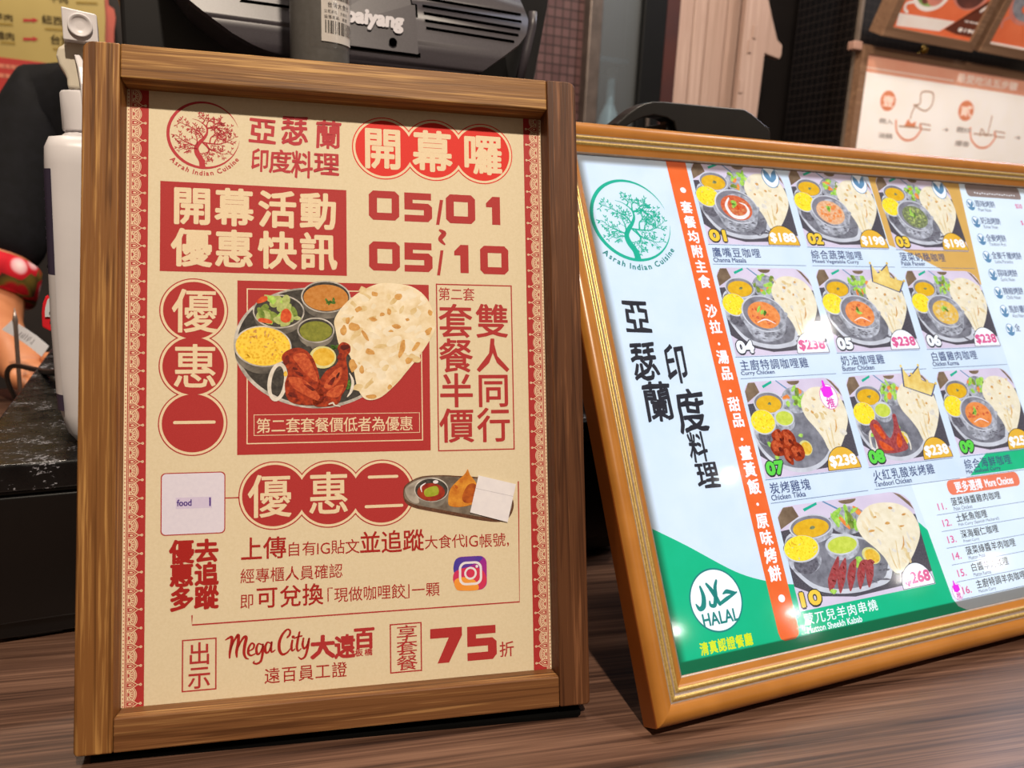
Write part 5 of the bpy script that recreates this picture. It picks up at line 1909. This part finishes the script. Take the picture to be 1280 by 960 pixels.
build('screen_panel', mb, simple('black bezel', '#0d0c0d', '#131213', 30, .35), o, .003, 3)
rm = [bf(668, 14, .652), bf(667, 32, .652), bf(660, 62, .652), bf(650, 104, .652)]
mb = MB(off)
mb.tube([(x, z, -.655) for x, z in rm], .004, 8)
build('rim', mb, M_HOUS, o)
# maintenance hatch on the housing
hp = pxpoly([(310, -60), (525, -40), (525, 69.5), (430, 57.5), (310, 42)], D)
hp = pxpoly([(368, -60), (514, -40), (517, 3.5), (522, 4), (522, 68.5), (430, 57), (368, 48)], D)


def skin(pts, mat, name, lift, th=.0008, parent=o, bevel=0):
    m_ = MB(off)
    m_.add([(x, z, W_face(z) + lift) for x, z in pts] + [(x, z, W_face(z) + lift - th) for x, z in pts],
           [tuple(range(len(pts)))] + [(i, (i + 1) % len(pts), len(pts) + (i + 1) % len(pts), len(pts) + i) for i in range(len(pts))])
    return build(name, m_, mat, parent, bevel)


gr = pxpoly([(366, -62), (516.5, -42), (519.5, 1), (525.5, 2), (525.5, 71.5), (430, 60), (366, 51)], D)
skin(gr, M_SLOT, 'hatch_groove', .0007)
h = skin(hp, M_HOUS, 'hatch', .0026, .0018)
Bt = BSheet(off, 0, lambda n_: MATS['print ' + n_], BF, -D + .0028)
Bt.step = .00002
simple('print silver', '#b4b0b6', '#aeaab0', 60, .4)
a, b = Bt.p(429, 10), Bt.p(505.5, 37)
ang = 0
vs, fs = glyph('ipaiyang', 0, 4)
xs_, ys_ = [v[0] for v in vs], [v[1] for v in vs]
x0, x1 = min(xs_), max(xs_)
A, Bq, Cq = Bt.p(429, 24), Bt.p(504.5, 30.6), Bt.p(429, 12)
sc = (Bq[0] - A[0]) / (x1 - x0)
Bt.fat('lettering', 'silver', 1, [(A[0] + (vx - x0) * sc + (vy) * sc * .16, A[1] + (vx - x0) / (x1 - x0) * (-.1) - vy * sc * 1.05) for vx, vy in vs], fs, .85, .85)
lo = Bt.finish(h)['lettering']
for v in lo.data.vertices:
    v.co.z = W_face(v.co.y + off[1]) + .0029 + (v.co.z - (Bt.d - off[2])) - off[2]
u, z = bf(490, 53.5, D)
mb = MB(off)
mb.add([(u + .0031 * math.cos(k * .3927), z + .0031 * math.sin(k * .3927), W_face(z) + .003) for k in range(16)], [tuple(range(16))])
build('screw_hole', mb, M_SLOT, o)
# cooling slots
for (xa, ya), (xb, yb) in (((533, -7), (658, 14.8)), ((533, 3.8), (657.5, 24.4)), ((533.5, 13.5), (655, 34)), ((534, 23.5), (651.5, 42.3)), ((534.7, 33.4), (645, 51))):
    pts = pxpoly([(xa, ya - 1.6), (xb, yb - 1.6), (xb, yb + 1.5), (xa, ya + 1.5)], D)
    skin(pts, M_SLOT, 'vent_slot', .0006)
pts = pxpoly([(303, -3), (364, 5.5), (364, 8.5), (300, 0)], D)
skin(pts, M_SLOT, 'vent_slot', .0006)
# stand
mb = MB(off)
mb.box(.08, .20, ZD + .012, .40, -.73, -.701)
build('stand_neck', mb, M_BLACK, o, .004)
mb = MB(off)
mb.box(.02, .26, ZD, ZD + .012, -.84, -.60)
build('stand_base', mb, M_BLACK, o, .004, 3)

# pole with a price sticker
D = .53
pl = [bf(x, y, D) for x, y in ((362.5, 70), (436.5, 80))]
ucen, rad = (pl[0][0] + pl[1][0]) / 2, (pl[1][0] - pl[0][0]) / 2 * .985
o, off = root('display_pole', 'grey round pole with a barcode sticker under clear tape, rising behind the wooden sign', 'pole', ucen, ZD, D)
M_POLE = simple('grey pole', '#5a5856', '#54524f', 300, .4)


def cyl(m_, c, r, z0, z1, seg=40, a0=0, a1=360, mat=0):
    full = a1 - a0 >= 360
    n_ = seg if full else seg + 1
    ang_ = [math.radians(a0 + (a1 - a0) * k / seg) for k in range(n_)]
    v = [(c[0] + r * math.cos(t_), z, c[1] + r * math.sin(t_)) for z in (z0, z1) for t_ in ang_]
    m_.add(v, [(k, (k + 1) % n_, n_ + (k + 1) % n_, n_ + k) for k in range(n_ if full else n_ - 1)], mat, True)
    return ang_


mb = MB(off)
lathe(mb, (ucen, ZD, -D), ((rad, .004), (rad, .52)), 40)
build('pole', mb, M_POLE, o)
mb = MB(off)
lathe(mb, (ucen, ZD, -D), ((rad + .018, 0), (rad + .018, .003), (rad + .012, .006), (rad, .0065)), 40)
build('pole_foot', mb, M_POLE, o)
dist_front = D - rad
t = NT('clear tape')
g = t.n('ShaderNodeBsdfGlossy')
g.inputs['Roughness'].default_value = .12
trn = t.n('ShaderNodeBsdfTransparent')
mx = t.n('ShaderNodeMixShader')
mx.inputs[0].default_value = .14
t.l(trn.outputs[0], mx.inputs[1])
t.l(g.outputs[0], mx.inputs[2])
t.l(mx.outputs[0], t.t.nodes['Material Output'].inputs['Surface'])
_, zb1 = bf(395, 50, D - rad)
_, zt1 = bf(395, -18, D - rad)
_, zb2 = bf(395, 57, D - rad)
mb = MB(off)
cyl(mb, (ucen, -D), rad + .0006, zb1, zt1, 26, 20, 97)
lab = build('price_label', mb, simple('label white', '#d8d2cc', '#d2ccc6', 60, .5), o)


def wrap(sheet_pts, z_ref, r):
    return [(ucen + r * math.cos(a_), z_, -D + r * math.sin(a_)) for a_, z_ in sheet_pts]


ms, mk = MB(off), simple('label black', '#2c2622', '#322b27', 60, .5)
rg = random.Random(9)
hgt = zt1 - zb1
aa = 90.0
k = 0
while aa > 26:
    wd_ = rg.choice((1.2, 1.8, 2.8))
    a0, a1 = math.radians(aa), math.radians(aa - wd_)
    ms.add(wrap([(a0, zb1 + hgt * .16), (a1, zb1 + hgt * .16), (a1, zb1 + hgt * .40), (a0, zb1 + hgt * .40)], 0, rad + .0008), [(0, 1, 2, 3)])
    aa -= wd_ + rg.choice((1.2, 1.6, 3))
aa = 90.0
while aa > 26:
    wd_ = rg.choice((1.2, 1.8, 2.8))
    a0, a1 = math.radians(aa), math.radians(aa - wd_)
    ms.add(wrap([(a0, zb1 + hgt * .80), (a1, zb1 + hgt * .80), (a1, zb1 + hgt * .98), (a0, zb1 + hgt * .98)], 0, rad + .0008), [(0, 1, 2, 3)])
    aa -= wd_ + rg.choice((1.2, 1.6, 3))


def wrap_text(body, deg0, deg1, zlo, zhi):
    n_ = len(body)
    for i_, ch in enumerate(body):
        v, f = glyph(ch, 0, 2)
        xa = deg0 + (deg1 - deg0) * i_ / n_
        st_ = (deg1 - deg0) / n_
        ms.add(wrap([(math.radians(xa + x_ * st_ * .92), zlo + (y_ + .1) * (zhi - zlo)) for x_, y_ in v], 0, rad + .0008), f)


wrap_text('台灣大食代', 86, 34, zb1 + hgt * .64, zb1 + hgt * .75)
wrap_text('公司單位:大食代', 92, 40, zb1 + hgt * .53, zb1 + hgt * .60)
wrap_text('設備名稱:客顯', 92, 40, zb1 + hgt * .43, zb1 + hgt * .50)
build('label_print', ms, mk, lab)
mb = MB(off)
cyl(mb, (ucen, -D), rad + .0011, zb2, zt1 + .004, 36, -30, 118)
tp = build('clear_tape', mb, t.m, o)

# black printer top behind the menu
D = .56
o, off = root('receipt_printer', 'black receipt printer with a sloping lid, peeking over the top of the menu frame', 'printer', .41, 0, .62)
lid = pxpoly([(770, 155), (778, 148.5), (786, 141.5), (796, 134.5), (806, 129.5), (816, 127), (830, 127), (931, 136.5), (940, 142), (962, 161), (963, 166), (963, 176), (846, 166), (843, 153), (833, 147), (817, 144), (804, 147), (790, 153.5), (776, 163)], D)
mb = MB(off)
mb.prism(lid, -D - .018, -D)
build('lid', mb, simple('charcoal plastic', '#1c1a18', '#191716', 90, .35), o, .0012, 3)
a, b = bf(782, 172, D)[0], bf(961, 172, D)[0]
zl = bf(870, 176, D)[1]
mb = MB(off)
mb.box(a + .014, b - .004, 0, zl - .002, -.64, -D - .006)
build('body', mb, M_BLACK, o, .004, 3)
p0, p1 = bf(822, 149, D + .02), bf(838, 158, D + .02)
mb = MB(off)
mb.tube([(p0[0], p0[1] - .004, -D - .012), (p1[0], p0[1] - .004, -D - .012)], .004, 12)
build('hinge_pin', mb, simple('grey hinge', '#57504a', '#6a625b', 60, .3, .3), o)
mb = MB(off)
mb.box(p0[0], p1[0] + .004, p1[1] - .014, p0[1] - .004, -D - .04, -D - .006)
build('hinge_block', mb, M_BLACK, o, .001)

# ------------------------------------------------------------------ spray bottle
BY = BYAW + .05
bc = Vector((-0.2480, 0.4590, ZD))
o = thing('spray_bottle', 'white trigger spray bottle with a dark purple label, left of the wooden sign', 'bottle', frame(bc, BY))
# local: x right, y up, z towards the viewer
M_WHT = simple('white plastic', '#d4d0d2', '#d0ccce', 40, .35)
M_CRM = simple('cream plastic', '#cfc6b4', '#cbc2b0', 40, .3)


def rr(w_, d_, r, y, n_=5):
    out = []
    for sx, sz, a in ((1, 1, 0), (-1, 1, 90), (-1, -1, 180), (1, -1, 270)):
        for k in range(n_):
            t_ = math.radians(a + 90 * k / (n_ - 1))
            out.append((sx * (w_ / 2 - r) + r * math.cos(t_), y, sz * (d_ / 2 - r) + r * math.sin(t_)))
    return out


HB = .1755
W_, D_ = .0445, .060
mb = MB()
mb.loft([rr(W_ * .62, D_ * .7, .010, 0), rr(W_ * .80, D_ * .82, .011, .0015), rr(W_ * .98, D_ * .94, .012, .008), rr(W_ * 1.10, D_ * .99, .012, .020), rr(W_ * 1.15, D_, .012, .040), rr(W_ * 1.14, D_, .012, .075), rr(W_, D_, .012, HB - .016), rr(W_ * .97, D_ * .98, .012, HB - .007), rr(W_ * .86, D_ * .9, .011, HB - .0015), rr(W_ * .6, D_ * .6, .011, HB), rr(.024, .024, .0115, HB + .002), rr(.022, .022, .0105, HB + .006)], smooth=True)
build('body', mb, M_WHT, o)
# label on the left side
mb = MB()
def half_w(y):
    return W_ / 2 * (1.15 if y < .04 else 1.15 - .01 * (y - .04) / .035 if y < .075 else 1.14 - .14 * (y - .075) / (HB - .016 - .075)) if y >= .02 else W_ / 2 * 1.10


for y0, y1, m_ in ((.0225, .032, 1), (.032, .075, 0), (.075, .100, 0), (.100, .157, 1)):
    v = []
    for y_ in (y0, y1):
        hw = half_w(y_)
        v += [(-hw + .012 - .0123 * math.cos(t_), y_, D_ / 2 - .012 + .0123 * math.sin(t_)) for t_ in (.82, .6, .4, .2, 0)] + [(-hw - .0003, y_, -D_ / 2 + .012)]
    k = 6
    mb.add(v, [(i, i + 1, k + i + 1, k + i) for i in range(k - 1)], m_, True)
lb = build('label', mb, [simple('label pale', '#cfcacb', '#cbc6c7', 30, .4), simple('label purple', '#3a3148', '#352d42', 30, .4)], o)
mb = MB()
rg = random.Random(4)
x = -W_ / 2 - .0005
for k in range(22):
    y = .034 + k * .0053
    L = rg.uniform(.005, .016)
    if rg.random() < .2:
        continue
    z0 = D_ / 2 - .0128
    x = -half_w(y) - .0007
    mb.add([(x, y, z0), (x, y + .0016, z0), (x, y + .0016, z0 - L), (x, y, z0 - L)], [(0, 1, 2, 3)], 0 if y < .105 else 1)
build('label_print', mb, [simple('print grey', '#5a5560', '#5a5560', 30, .5), simple('print pale', '#b8b0c4', '#b8b0c4', 30, .5)], lb)
mb = MB()
seg = 36
prof_ = [(.0125, HB + .003), (.0128, HB + .004), (.0128, HB + .023), (.0118, HB + .0245)]
mb.loft([[((r + (.0004 if k % 2 else 0)) * math.cos(2 * math.pi * k / seg), y, (r + (.0004 if k % 2 else 0)) * math.sin(2 * math.pi * k / seg)) for k in range(seg)] for r, y in prof_])
build('collar', mb, M_WHT, o)
mb = MB()
T0 = HB + .025
mb.prism([(-.0085, T0), (-.0085, T0 + .005), (-.0095, T0 + .008), (-.0118, T0 + .012), (-.0128, T0 + .0165), (-.0115, T0 + .021), (-.0085, T0 + .0225), (-.0072, T0 + .026), (-.0072, T0 + .031), (.0072, T0 + .031), (.0085, T0)], -.012, .010)
build('sprayer_body', mb, M_CRM, o, .002, 3)
mb = MB()
mb.prism([(-.0084, T0 + .0238), (-.0083, T0 + .0402), (.0074, T0 + .0386), (.0083, T0 + .0378), (.0083, T0 + .0238)], -.020, .018)
hd = build('sprayer_head', mb, M_WHT, o, .0012, 3)
mb = MB()
mb.loft([[(r * math.cos(2 * math.pi * k / 32), T0 + .0318 + r * math.sin(2 * math.pi * k / 32), z) for k in range(32)] for r, z in ((.0060, .0181), (.0060, .0196), (.0050, .0196), (.0044, .0186), (.002, .0183))])
nz = build('nozzle', mb, M_WHT, hd)
mb = MB()
v = []
for y, z, w_ in ((T0 + .018, .012, .002), (T0 + .011, .016, .0034), (T0 + .002, .020, .0042), (T0 - .012, .021, .0044), (T0 - .0235, .019, .0046)):
    v.append([(w_ - .0062, y, z), (w_ * 2.4 - .0062, y, z), (w_ * 2.4 - .0062, y, z - .004), (w_ - .0062, y, z - .004)])
mb.loft(v, smooth=False)
build('trigger', mb, M_WHT, o, .0008)

# red edged card behind the bottle
u, z = bf(58, 395, .60)
o, off = root('red_card_holder', 'red rimmed holder with a white card, half hidden behind the spray bottle', 'card holder', u + .012, ZD, .60)
mb = MB(off)
pts = pxpoly([(52.5, 409), (51.8, 392), (53, 380), (56.5, 371), (62, 367), (92, 367), (92, 414), (62, 414)], .60)
mb.prism(pts, -.606, -.600)
build('rim', mb, simple('red plastic', '#d0202c', '#c81c28', 30, .3), o, .001)
mb = MB(off)
pts = pxpoly([(56.2, 396), (56.5, 385), (59.5, 374), (66, 370), (88, 370), (88, 396)], .5992)
mb.prism(pts, -.5998, -.5985)
build('card', mb, simple('card white', '#c6ccd0', '#c0c6ca', 30, .5), o)
mb = MB(off)
ucd = bf(75, 410, .60)[0]
mb.box(ucd - .004, ucd + .004, ZD, bf(75, 408, .60)[1], -.606, -.602)
mb.box(ucd - .004, ucd + .03, ZD, ZD + .004, -.615, -.595)
build('stem', mb, M_BLACK, o)

# cable of the terminal, looped beside the drawer
cb = [at(92, 462, .545), at(63, 465.5, .585), at(40, 461, .66), at(24, 457.5, .72), at(15, 458, .735), at(10, 463, .74), at(9, 472, .745), at(13, 485, .75), at(17.5, 494, .755), at(21, 506, .76), Vector((-.500, .766, .0030))]
cb = catmull(cb, 5)
ctr = Vector((cb[-1].x, cb[-1].y, 0))
mb = MB(ctr)
mb.tube(cb, .0024, 10)
o = build('cable', mb, simple('cable black', '#16110f', '#1c1613', 60, .4))
o.location = ctr
tag(o, 'black cable arching down off the left edge of the cash drawer', 'cable')
# receipt spike
bp = at(24.5, 496, .80)
tipz = at(18.0, 385, bp.y)
o = thing('receipt_spike', 'thin steel receipt spike standing left of the cash drawer', 'receipt spike', Matrix.Translation((bp.x, bp.y, 0)))
mb = MB()
dx, hz = tipz.x - bp.x, tipz.z
mb.tube([(0, 0, .004), (dx * .86, 0, hz * .86), (dx * .9, 0, hz * .9), (dx, 0, hz)], [.0022, .0022, .0028, .0003], 12)
build('spike', mb, simple('spike steel', '#9a8c84', '#8c7e76', 60, .3, .7), o)
mb = MB()
lathe_ = [[(r * math.cos(k * .2618), r * math.sin(k * .2618), z) for k in range(24)] for r, z in ((.020, 0), (.020, .003), (.018, .0045), (.004, .006))]
mb.loft(lathe_)
build('base', mb, M_BLACK, o)


# ------------------------------------------------------------------ the person behind the till
pr = Vector((-.56, 1.24, -.9))
person = thing('person', 'person in a black shirt with red flowered cuffs, holding a receipt', 'person', Matrix.Translation(pr))


def skin_obj(name, V, E, R, mat, parent, off, root_i=0, sub=2):
    me = bpy.data.meshes.new(name)
    me.from_pydata([tuple(Vector(v) - off) for v in V], E, [])
    o = bpy.data.objects.new(name, me)
    COL.objects.link(o)
    o.parent = parent
    m = o.modifiers.new('skin', 'SKIN')
    m.use_smooth_shade = True
    lay = me.skin_vertices[0] if me.skin_vertices else None
    if lay is None:
        bpy.context.view_layer.objects.active = o
        bm = bmesh.new()
        bm.from_mesh(me)
        bm.verts.layers.skin.verify()
        bm.to_mesh(me)
        bm.free()
        lay = me.skin_vertices[0]
    for i, r in enumerate(R):
        r = r if isinstance(r, tuple) else (r, r)
        lay.data[i].radius = r
        lay.data[i].use_root = (i == root_i)
    s_ = o.modifiers.new('subdivision', 'SUBSURF')
    s_.levels = s_.render_levels = sub
    me.materials.append(mat)
    return o


hip = Vector((-.53, 1.26, -.02))
waist = Vector((-.53, 1.25, .12))
chest = Vector((-.53, 1.235, .30))
neck = Vector((-.525, 1.22, .455))
head0 = Vector((-.525, 1.19, .545))
head1 = Vector((-.525, 1.185, .635))
shR = at(42, 130, 1.19)
shL = Vector((-.53 * 2 - shR.x, 1.2, shR.z))
elR = at(-22, 398, 1.02)
wrR = at(6, 438, .925)
palm = at(26, 462, .90)
knu = at(38, 470, .888)
elL = Vector((shL.x + .04, 1.17, .15))
wrL = Vector((shL.x - .05, 1.05, .05))
hdL = Vector((shL.x - .08, 1.02, .035))
V = [hip, waist, chest, neck, head0, head1, shR, elR, wrR, palm, knu, shL, elL, wrL, hdL]
E = [(0, 1), (1, 2), (2, 3), (3, 4), (4, 5), (2, 6), (6, 7), (7, 8), (8, 9), (9, 10), (2, 11), (11, 12), (12, 13), (13, 14)]
R = [(.13, .10), (.115, .09), (.13, .10), .05, .075, .062, .052, .047, .030, (.026, .020), (.022, .014), .052, .042, .028, .024]
# legs
for sx in (-1, 1):
    a = len(V)
    V += [hip + Vector((sx * .09, 0, -.08)), hip + Vector((sx * .095, -.01, -.46)), hip + Vector((sx * .095, .02, -.83)), hip + Vector((sx * .10, -.12, -.855))]
    E += [(0, a), (a, a + 1), (a + 1, a + 2), (a + 2, a + 3)]
    R += [.085, .058, .040, .034]
# fingers of both hands: each its own bent chain out of the palm
d1 = (knu - palm).normalized()
side = d1.cross(Vector((0, 0, 1))).normalized()
for base, fwd, sd in ((10, d1, side), (14, (hdL - wrL).normalized(), Vector((1, 0, 0)))):
    P0 = V[base]
    for k, (o_, L) in enumerate(((-.021, .052), (-.007, .062), (.008, .060), (.021, .046))):
        a = len(V)
        b0 = P0 + sd * o_
        V += [b0 + fwd * .012, b0 + fwd * (.012 + L * .45) + Vector((0, 0, .006)), b0 + fwd * (.010 + L * .72) + Vector((0, 0, -.010)), b0 + fwd * (L * .74) + Vector((0, 0, -.024))]
        E += [(base, a), (a, a + 1), (a + 1, a + 2), (a + 2, a + 3)]
        R += [.0095, .0085, .0078, .0065]
    a = len(V)
    b0 = P0 - fwd * .02 - sd * .022
    V += [b0 + Vector((0, 0, .010)), b0 + fwd * .026 - sd * .012 + Vector((0, 0, .016)), b0 + fwd * .046 - sd * .004 + Vector((0, 0, .012))]
    E += [(base - 1 if base == 10 else base, a), (a, a + 1), (a + 1, a + 2)]
    R += [.011, .0095, .0075]
M_SKIN = simple('skin', '#b8744c', '#c28058', 30, .5)
skin_obj('body', V, E, R, M_SKIN, person, pr)
# clothes
M_SHIRT = simple('black cotton', '#0b0b0e', '#111116', 60, .85, spec=.2)
cuff_t = .80
cuR = shR.lerp(elR, cuff_t)
cuL = shL.lerp(elL, cuff_t)
skin_obj('shirt', [hip + Vector((0, 0, -.06)), waist, chest, neck + Vector((0, 0, -.035)), shR + Vector((.012, 0, 0)), shR.lerp(elR, .4), cuR, shL, shL.lerp(elL, .4), cuL],
         [(0, 1), (1, 2), (2, 3), (2, 4), (4, 5), (5, 6), (2, 7), (7, 8), (8, 9)],
         [(.155, .12), (.14, .11), (.155, .12), (.070, .065), .068, .064, .060, .068, .06, .058], M_SHIRT, person, pr)
t = NT('red flowered cotton')
t.set(.8, 0, .2)
vv = t.n('ShaderNodeTexVoronoi')
vv.inputs['Scale'].default_value = 36
t.l(t.coord(), vv.inputs['Vector'])
c1a = t.ramp(vv.outputs['Distance'], ((.0, '#d890a0'), (.12, '#f2dcdc'), (.34, '#e8a8b0'), (.46, '#c81c2c'), (.8, '#a81420')))
c1b = t.ramp(vv.outputs['Distance'], ((.0, '#c01826'), (.4, '#a81420'), (.55, '#6a5a24'), (.8, '#3c2414')))
sv = t.n('ShaderNodeSeparateXYZ')
t.l(vv.outputs['Color'], sv.inputs[0])
gt = t.n('ShaderNodeMath', operation='GREATER_THAN')
t.l(sv.outputs['X'], gt.inputs[0])
gt.inputs[1].default_value = .55
mc = t.n('ShaderNodeMix', data_type='RGBA')
t.l(gt.outputs[0], mc.inputs['Factor'])
t.l(c1a, mc.inputs['A'])
t.l(c1b, mc.inputs['B'])
c1 = mc.outputs['Result']
t.l(c1, t.b.inputs['Base Color'])
for a_, b_ in ((shR, elR), (shL, elL)):
    d = (b_ - a_).normalized()
    L = (b_ - a_).length
    p0, p1 = a_ + d * (L * (cuff_t - .03)), a_ + d * (L * (cuff_t + .10))
    mb = MB(pr)
    mb.tube([p0, p0.lerp(p1, .3), p1, p1 + d * .001, p1 - d * .01], [.0565, .0575, .0565, .054, .052], 28)
    build('cuff', mb, t.m, person)['label'] = 'cuff of red flowered cloth'
M_TR = simple('dark trousers', '#15151a', '#1b1b21', 60, .85, spec=.2)
VV, EE, RR = [hip + Vector((0, 0, .0))], [], [(.14, .11)]
for sx in (-1, 1):
    a = len(VV)
    VV += [hip + Vector((sx * .09, 0, -.10)), hip + Vector((sx * .095, -.01, -.46)), hip + Vector((sx * .095, .02, -.80))]
    EE += [(0, a), (a, a + 1), (a + 1, a + 2)]
    RR += [.095, .070, .058]
skin_obj('trousers', VV, EE, RR, M_TR, person, pr)
for sx in (-1, 1):
    p = hip + Vector((sx * .098, -.05, -.878))
    mb = MB(pr)
    mb.loft([[(p.x + w_ * math.cos(k * .314), p.y + l_ * math.sin(k * .314) + y_, p.z + z_ + .004) for k in range(20)] for w_, l_, y_, z_ in ((.044, .13, 0, -.006), (.047, .135, 0, .008), (.044, .125, .004, .03), (.036, .06, .05, .06))])
    build('shoe', mb, M_BLACK, person)
# head details
hc = Vector((-.525, 1.187, .60))


def ball(c, rx, ry, rz, n=16, m_=10, a0=0.05, a1=3.09):
    return [[(c.x + rx * math.sin(a0 + (a1 - a0) * i / m_) * math.cos(2 * math.pi * k / n), c.y + ry * math.sin(a0 + (a1 - a0) * i / m_) * math.sin(2 * math.pi * k / n), c.z + rz * math.cos(a0 + (a1 - a0) * i / m_)) for k in range(n)] for i in range(m_ + 1)]


mb = MB(pr)
mb.loft(ball(hc + Vector((0, .022, .030)), .090, .098, .095, 24, 10, .05, 1.9))
build('hair', mb, simple('black hair', '#0c0a0a', '#141010', 200, .5), person)
for sx in (-1, 1):
    mb = MB(pr)
    mb.loft(ball(hc + Vector((sx * .031, -.069, .0)), .012, .009, .008))
    e = build('eye', mb, simple('eye white', '#d8d4d0', '#d0ccc8', 30, .3), person)
    mb = MB(pr)
    mb.loft(ball(hc + Vector((sx * .031, -.0765, .0)), .005, .003, .005))
    build('iris', mb, simple('dark iris', '#20140f', '#281a12', 30, .2), e)
    mb = MB(pr)
    mb.loft(ball(hc + Vector((sx * .078, .0, -.005)), .010, .018, .030))
    build('ear', mb, M_SKIN, person)
mb = MB(pr)
mb.loft([[(hc.x - .007, hc.y - .068, hc.z + .01), (hc.x + .007, hc.y - .068, hc.z + .01), (hc.x, hc.y - .074, hc.z + .01)], [(hc.x - .016, hc.y - .066, hc.z - .03), (hc.x + .016, hc.y - .066, hc.z - .03), (hc.x, hc.y - .094, hc.z - .03)]])
build('nose', mb, M_SKIN, person)
mb = MB(pr)
mb.loft(ball(hc + Vector((0, -.070, -.055)), .024, .008, .008))
build('mouth', mb, simple('lips', '#9a4a40', '#8e423a', 30, .4), person)
# receipt held in the hand
mb0 = [at(*p) for p in ((2.5, 412, .838), (15, 400.5, .838), (61, 433, .828), (52, 446, .828))]
rc = sum(mb0, Vector()) / 4
nrm = (mb0[1] - mb0[0]).cross(mb0[2] - mb0[1]).normalized() * .0004
M_RC = simple('receipt paper', '#eceef6', '#e6e8f0', 40, .6)
row = []
mb = MB(rc)
N_ = 8
for i in range(N_ + 1):
    f = i / N_
    a, b = mb0[0].lerp(mb0[3], f), mb0[1].lerp(mb0[2], f)
    k = nrm * (10 * math.sin(f * 3.1))
    row.append([a + k, b + k, b + k - nrm, a + k - nrm])
mb.loft(row, smooth=False)
o = build('receipt', mb, M_RC)
o.location = rc
tag(o, 'small white printed receipt held in the hand beside the steel spike', 'receipt')
mb = MB(rc)
rg = random.Random(3)
for i in range(5, 20):
    f = .08 + i * .045 + rg.uniform(-.008, .008)
    if f > .7:
        break
    q = []
    for ff, g_ in ((f, .2), (f, rg.uniform(.45, .8)), (f + .014, rg.uniform(.45, .8)), (f + .014, .2)):
        a, b = mb0[0].lerp(mb0[3], ff), mb0[1].lerp(mb0[2], ff)
        p = a.lerp(b, g_) + nrm * (10 * math.sin(ff * 3.1))
        q.append(p - (p - CAM).normalized() * .0006)
    mb.add(q, [(0, 1, 2, 3)])
q = build('print', mb, simple('print grey', '#5a5560', '#5a5560', 30, .5), o)
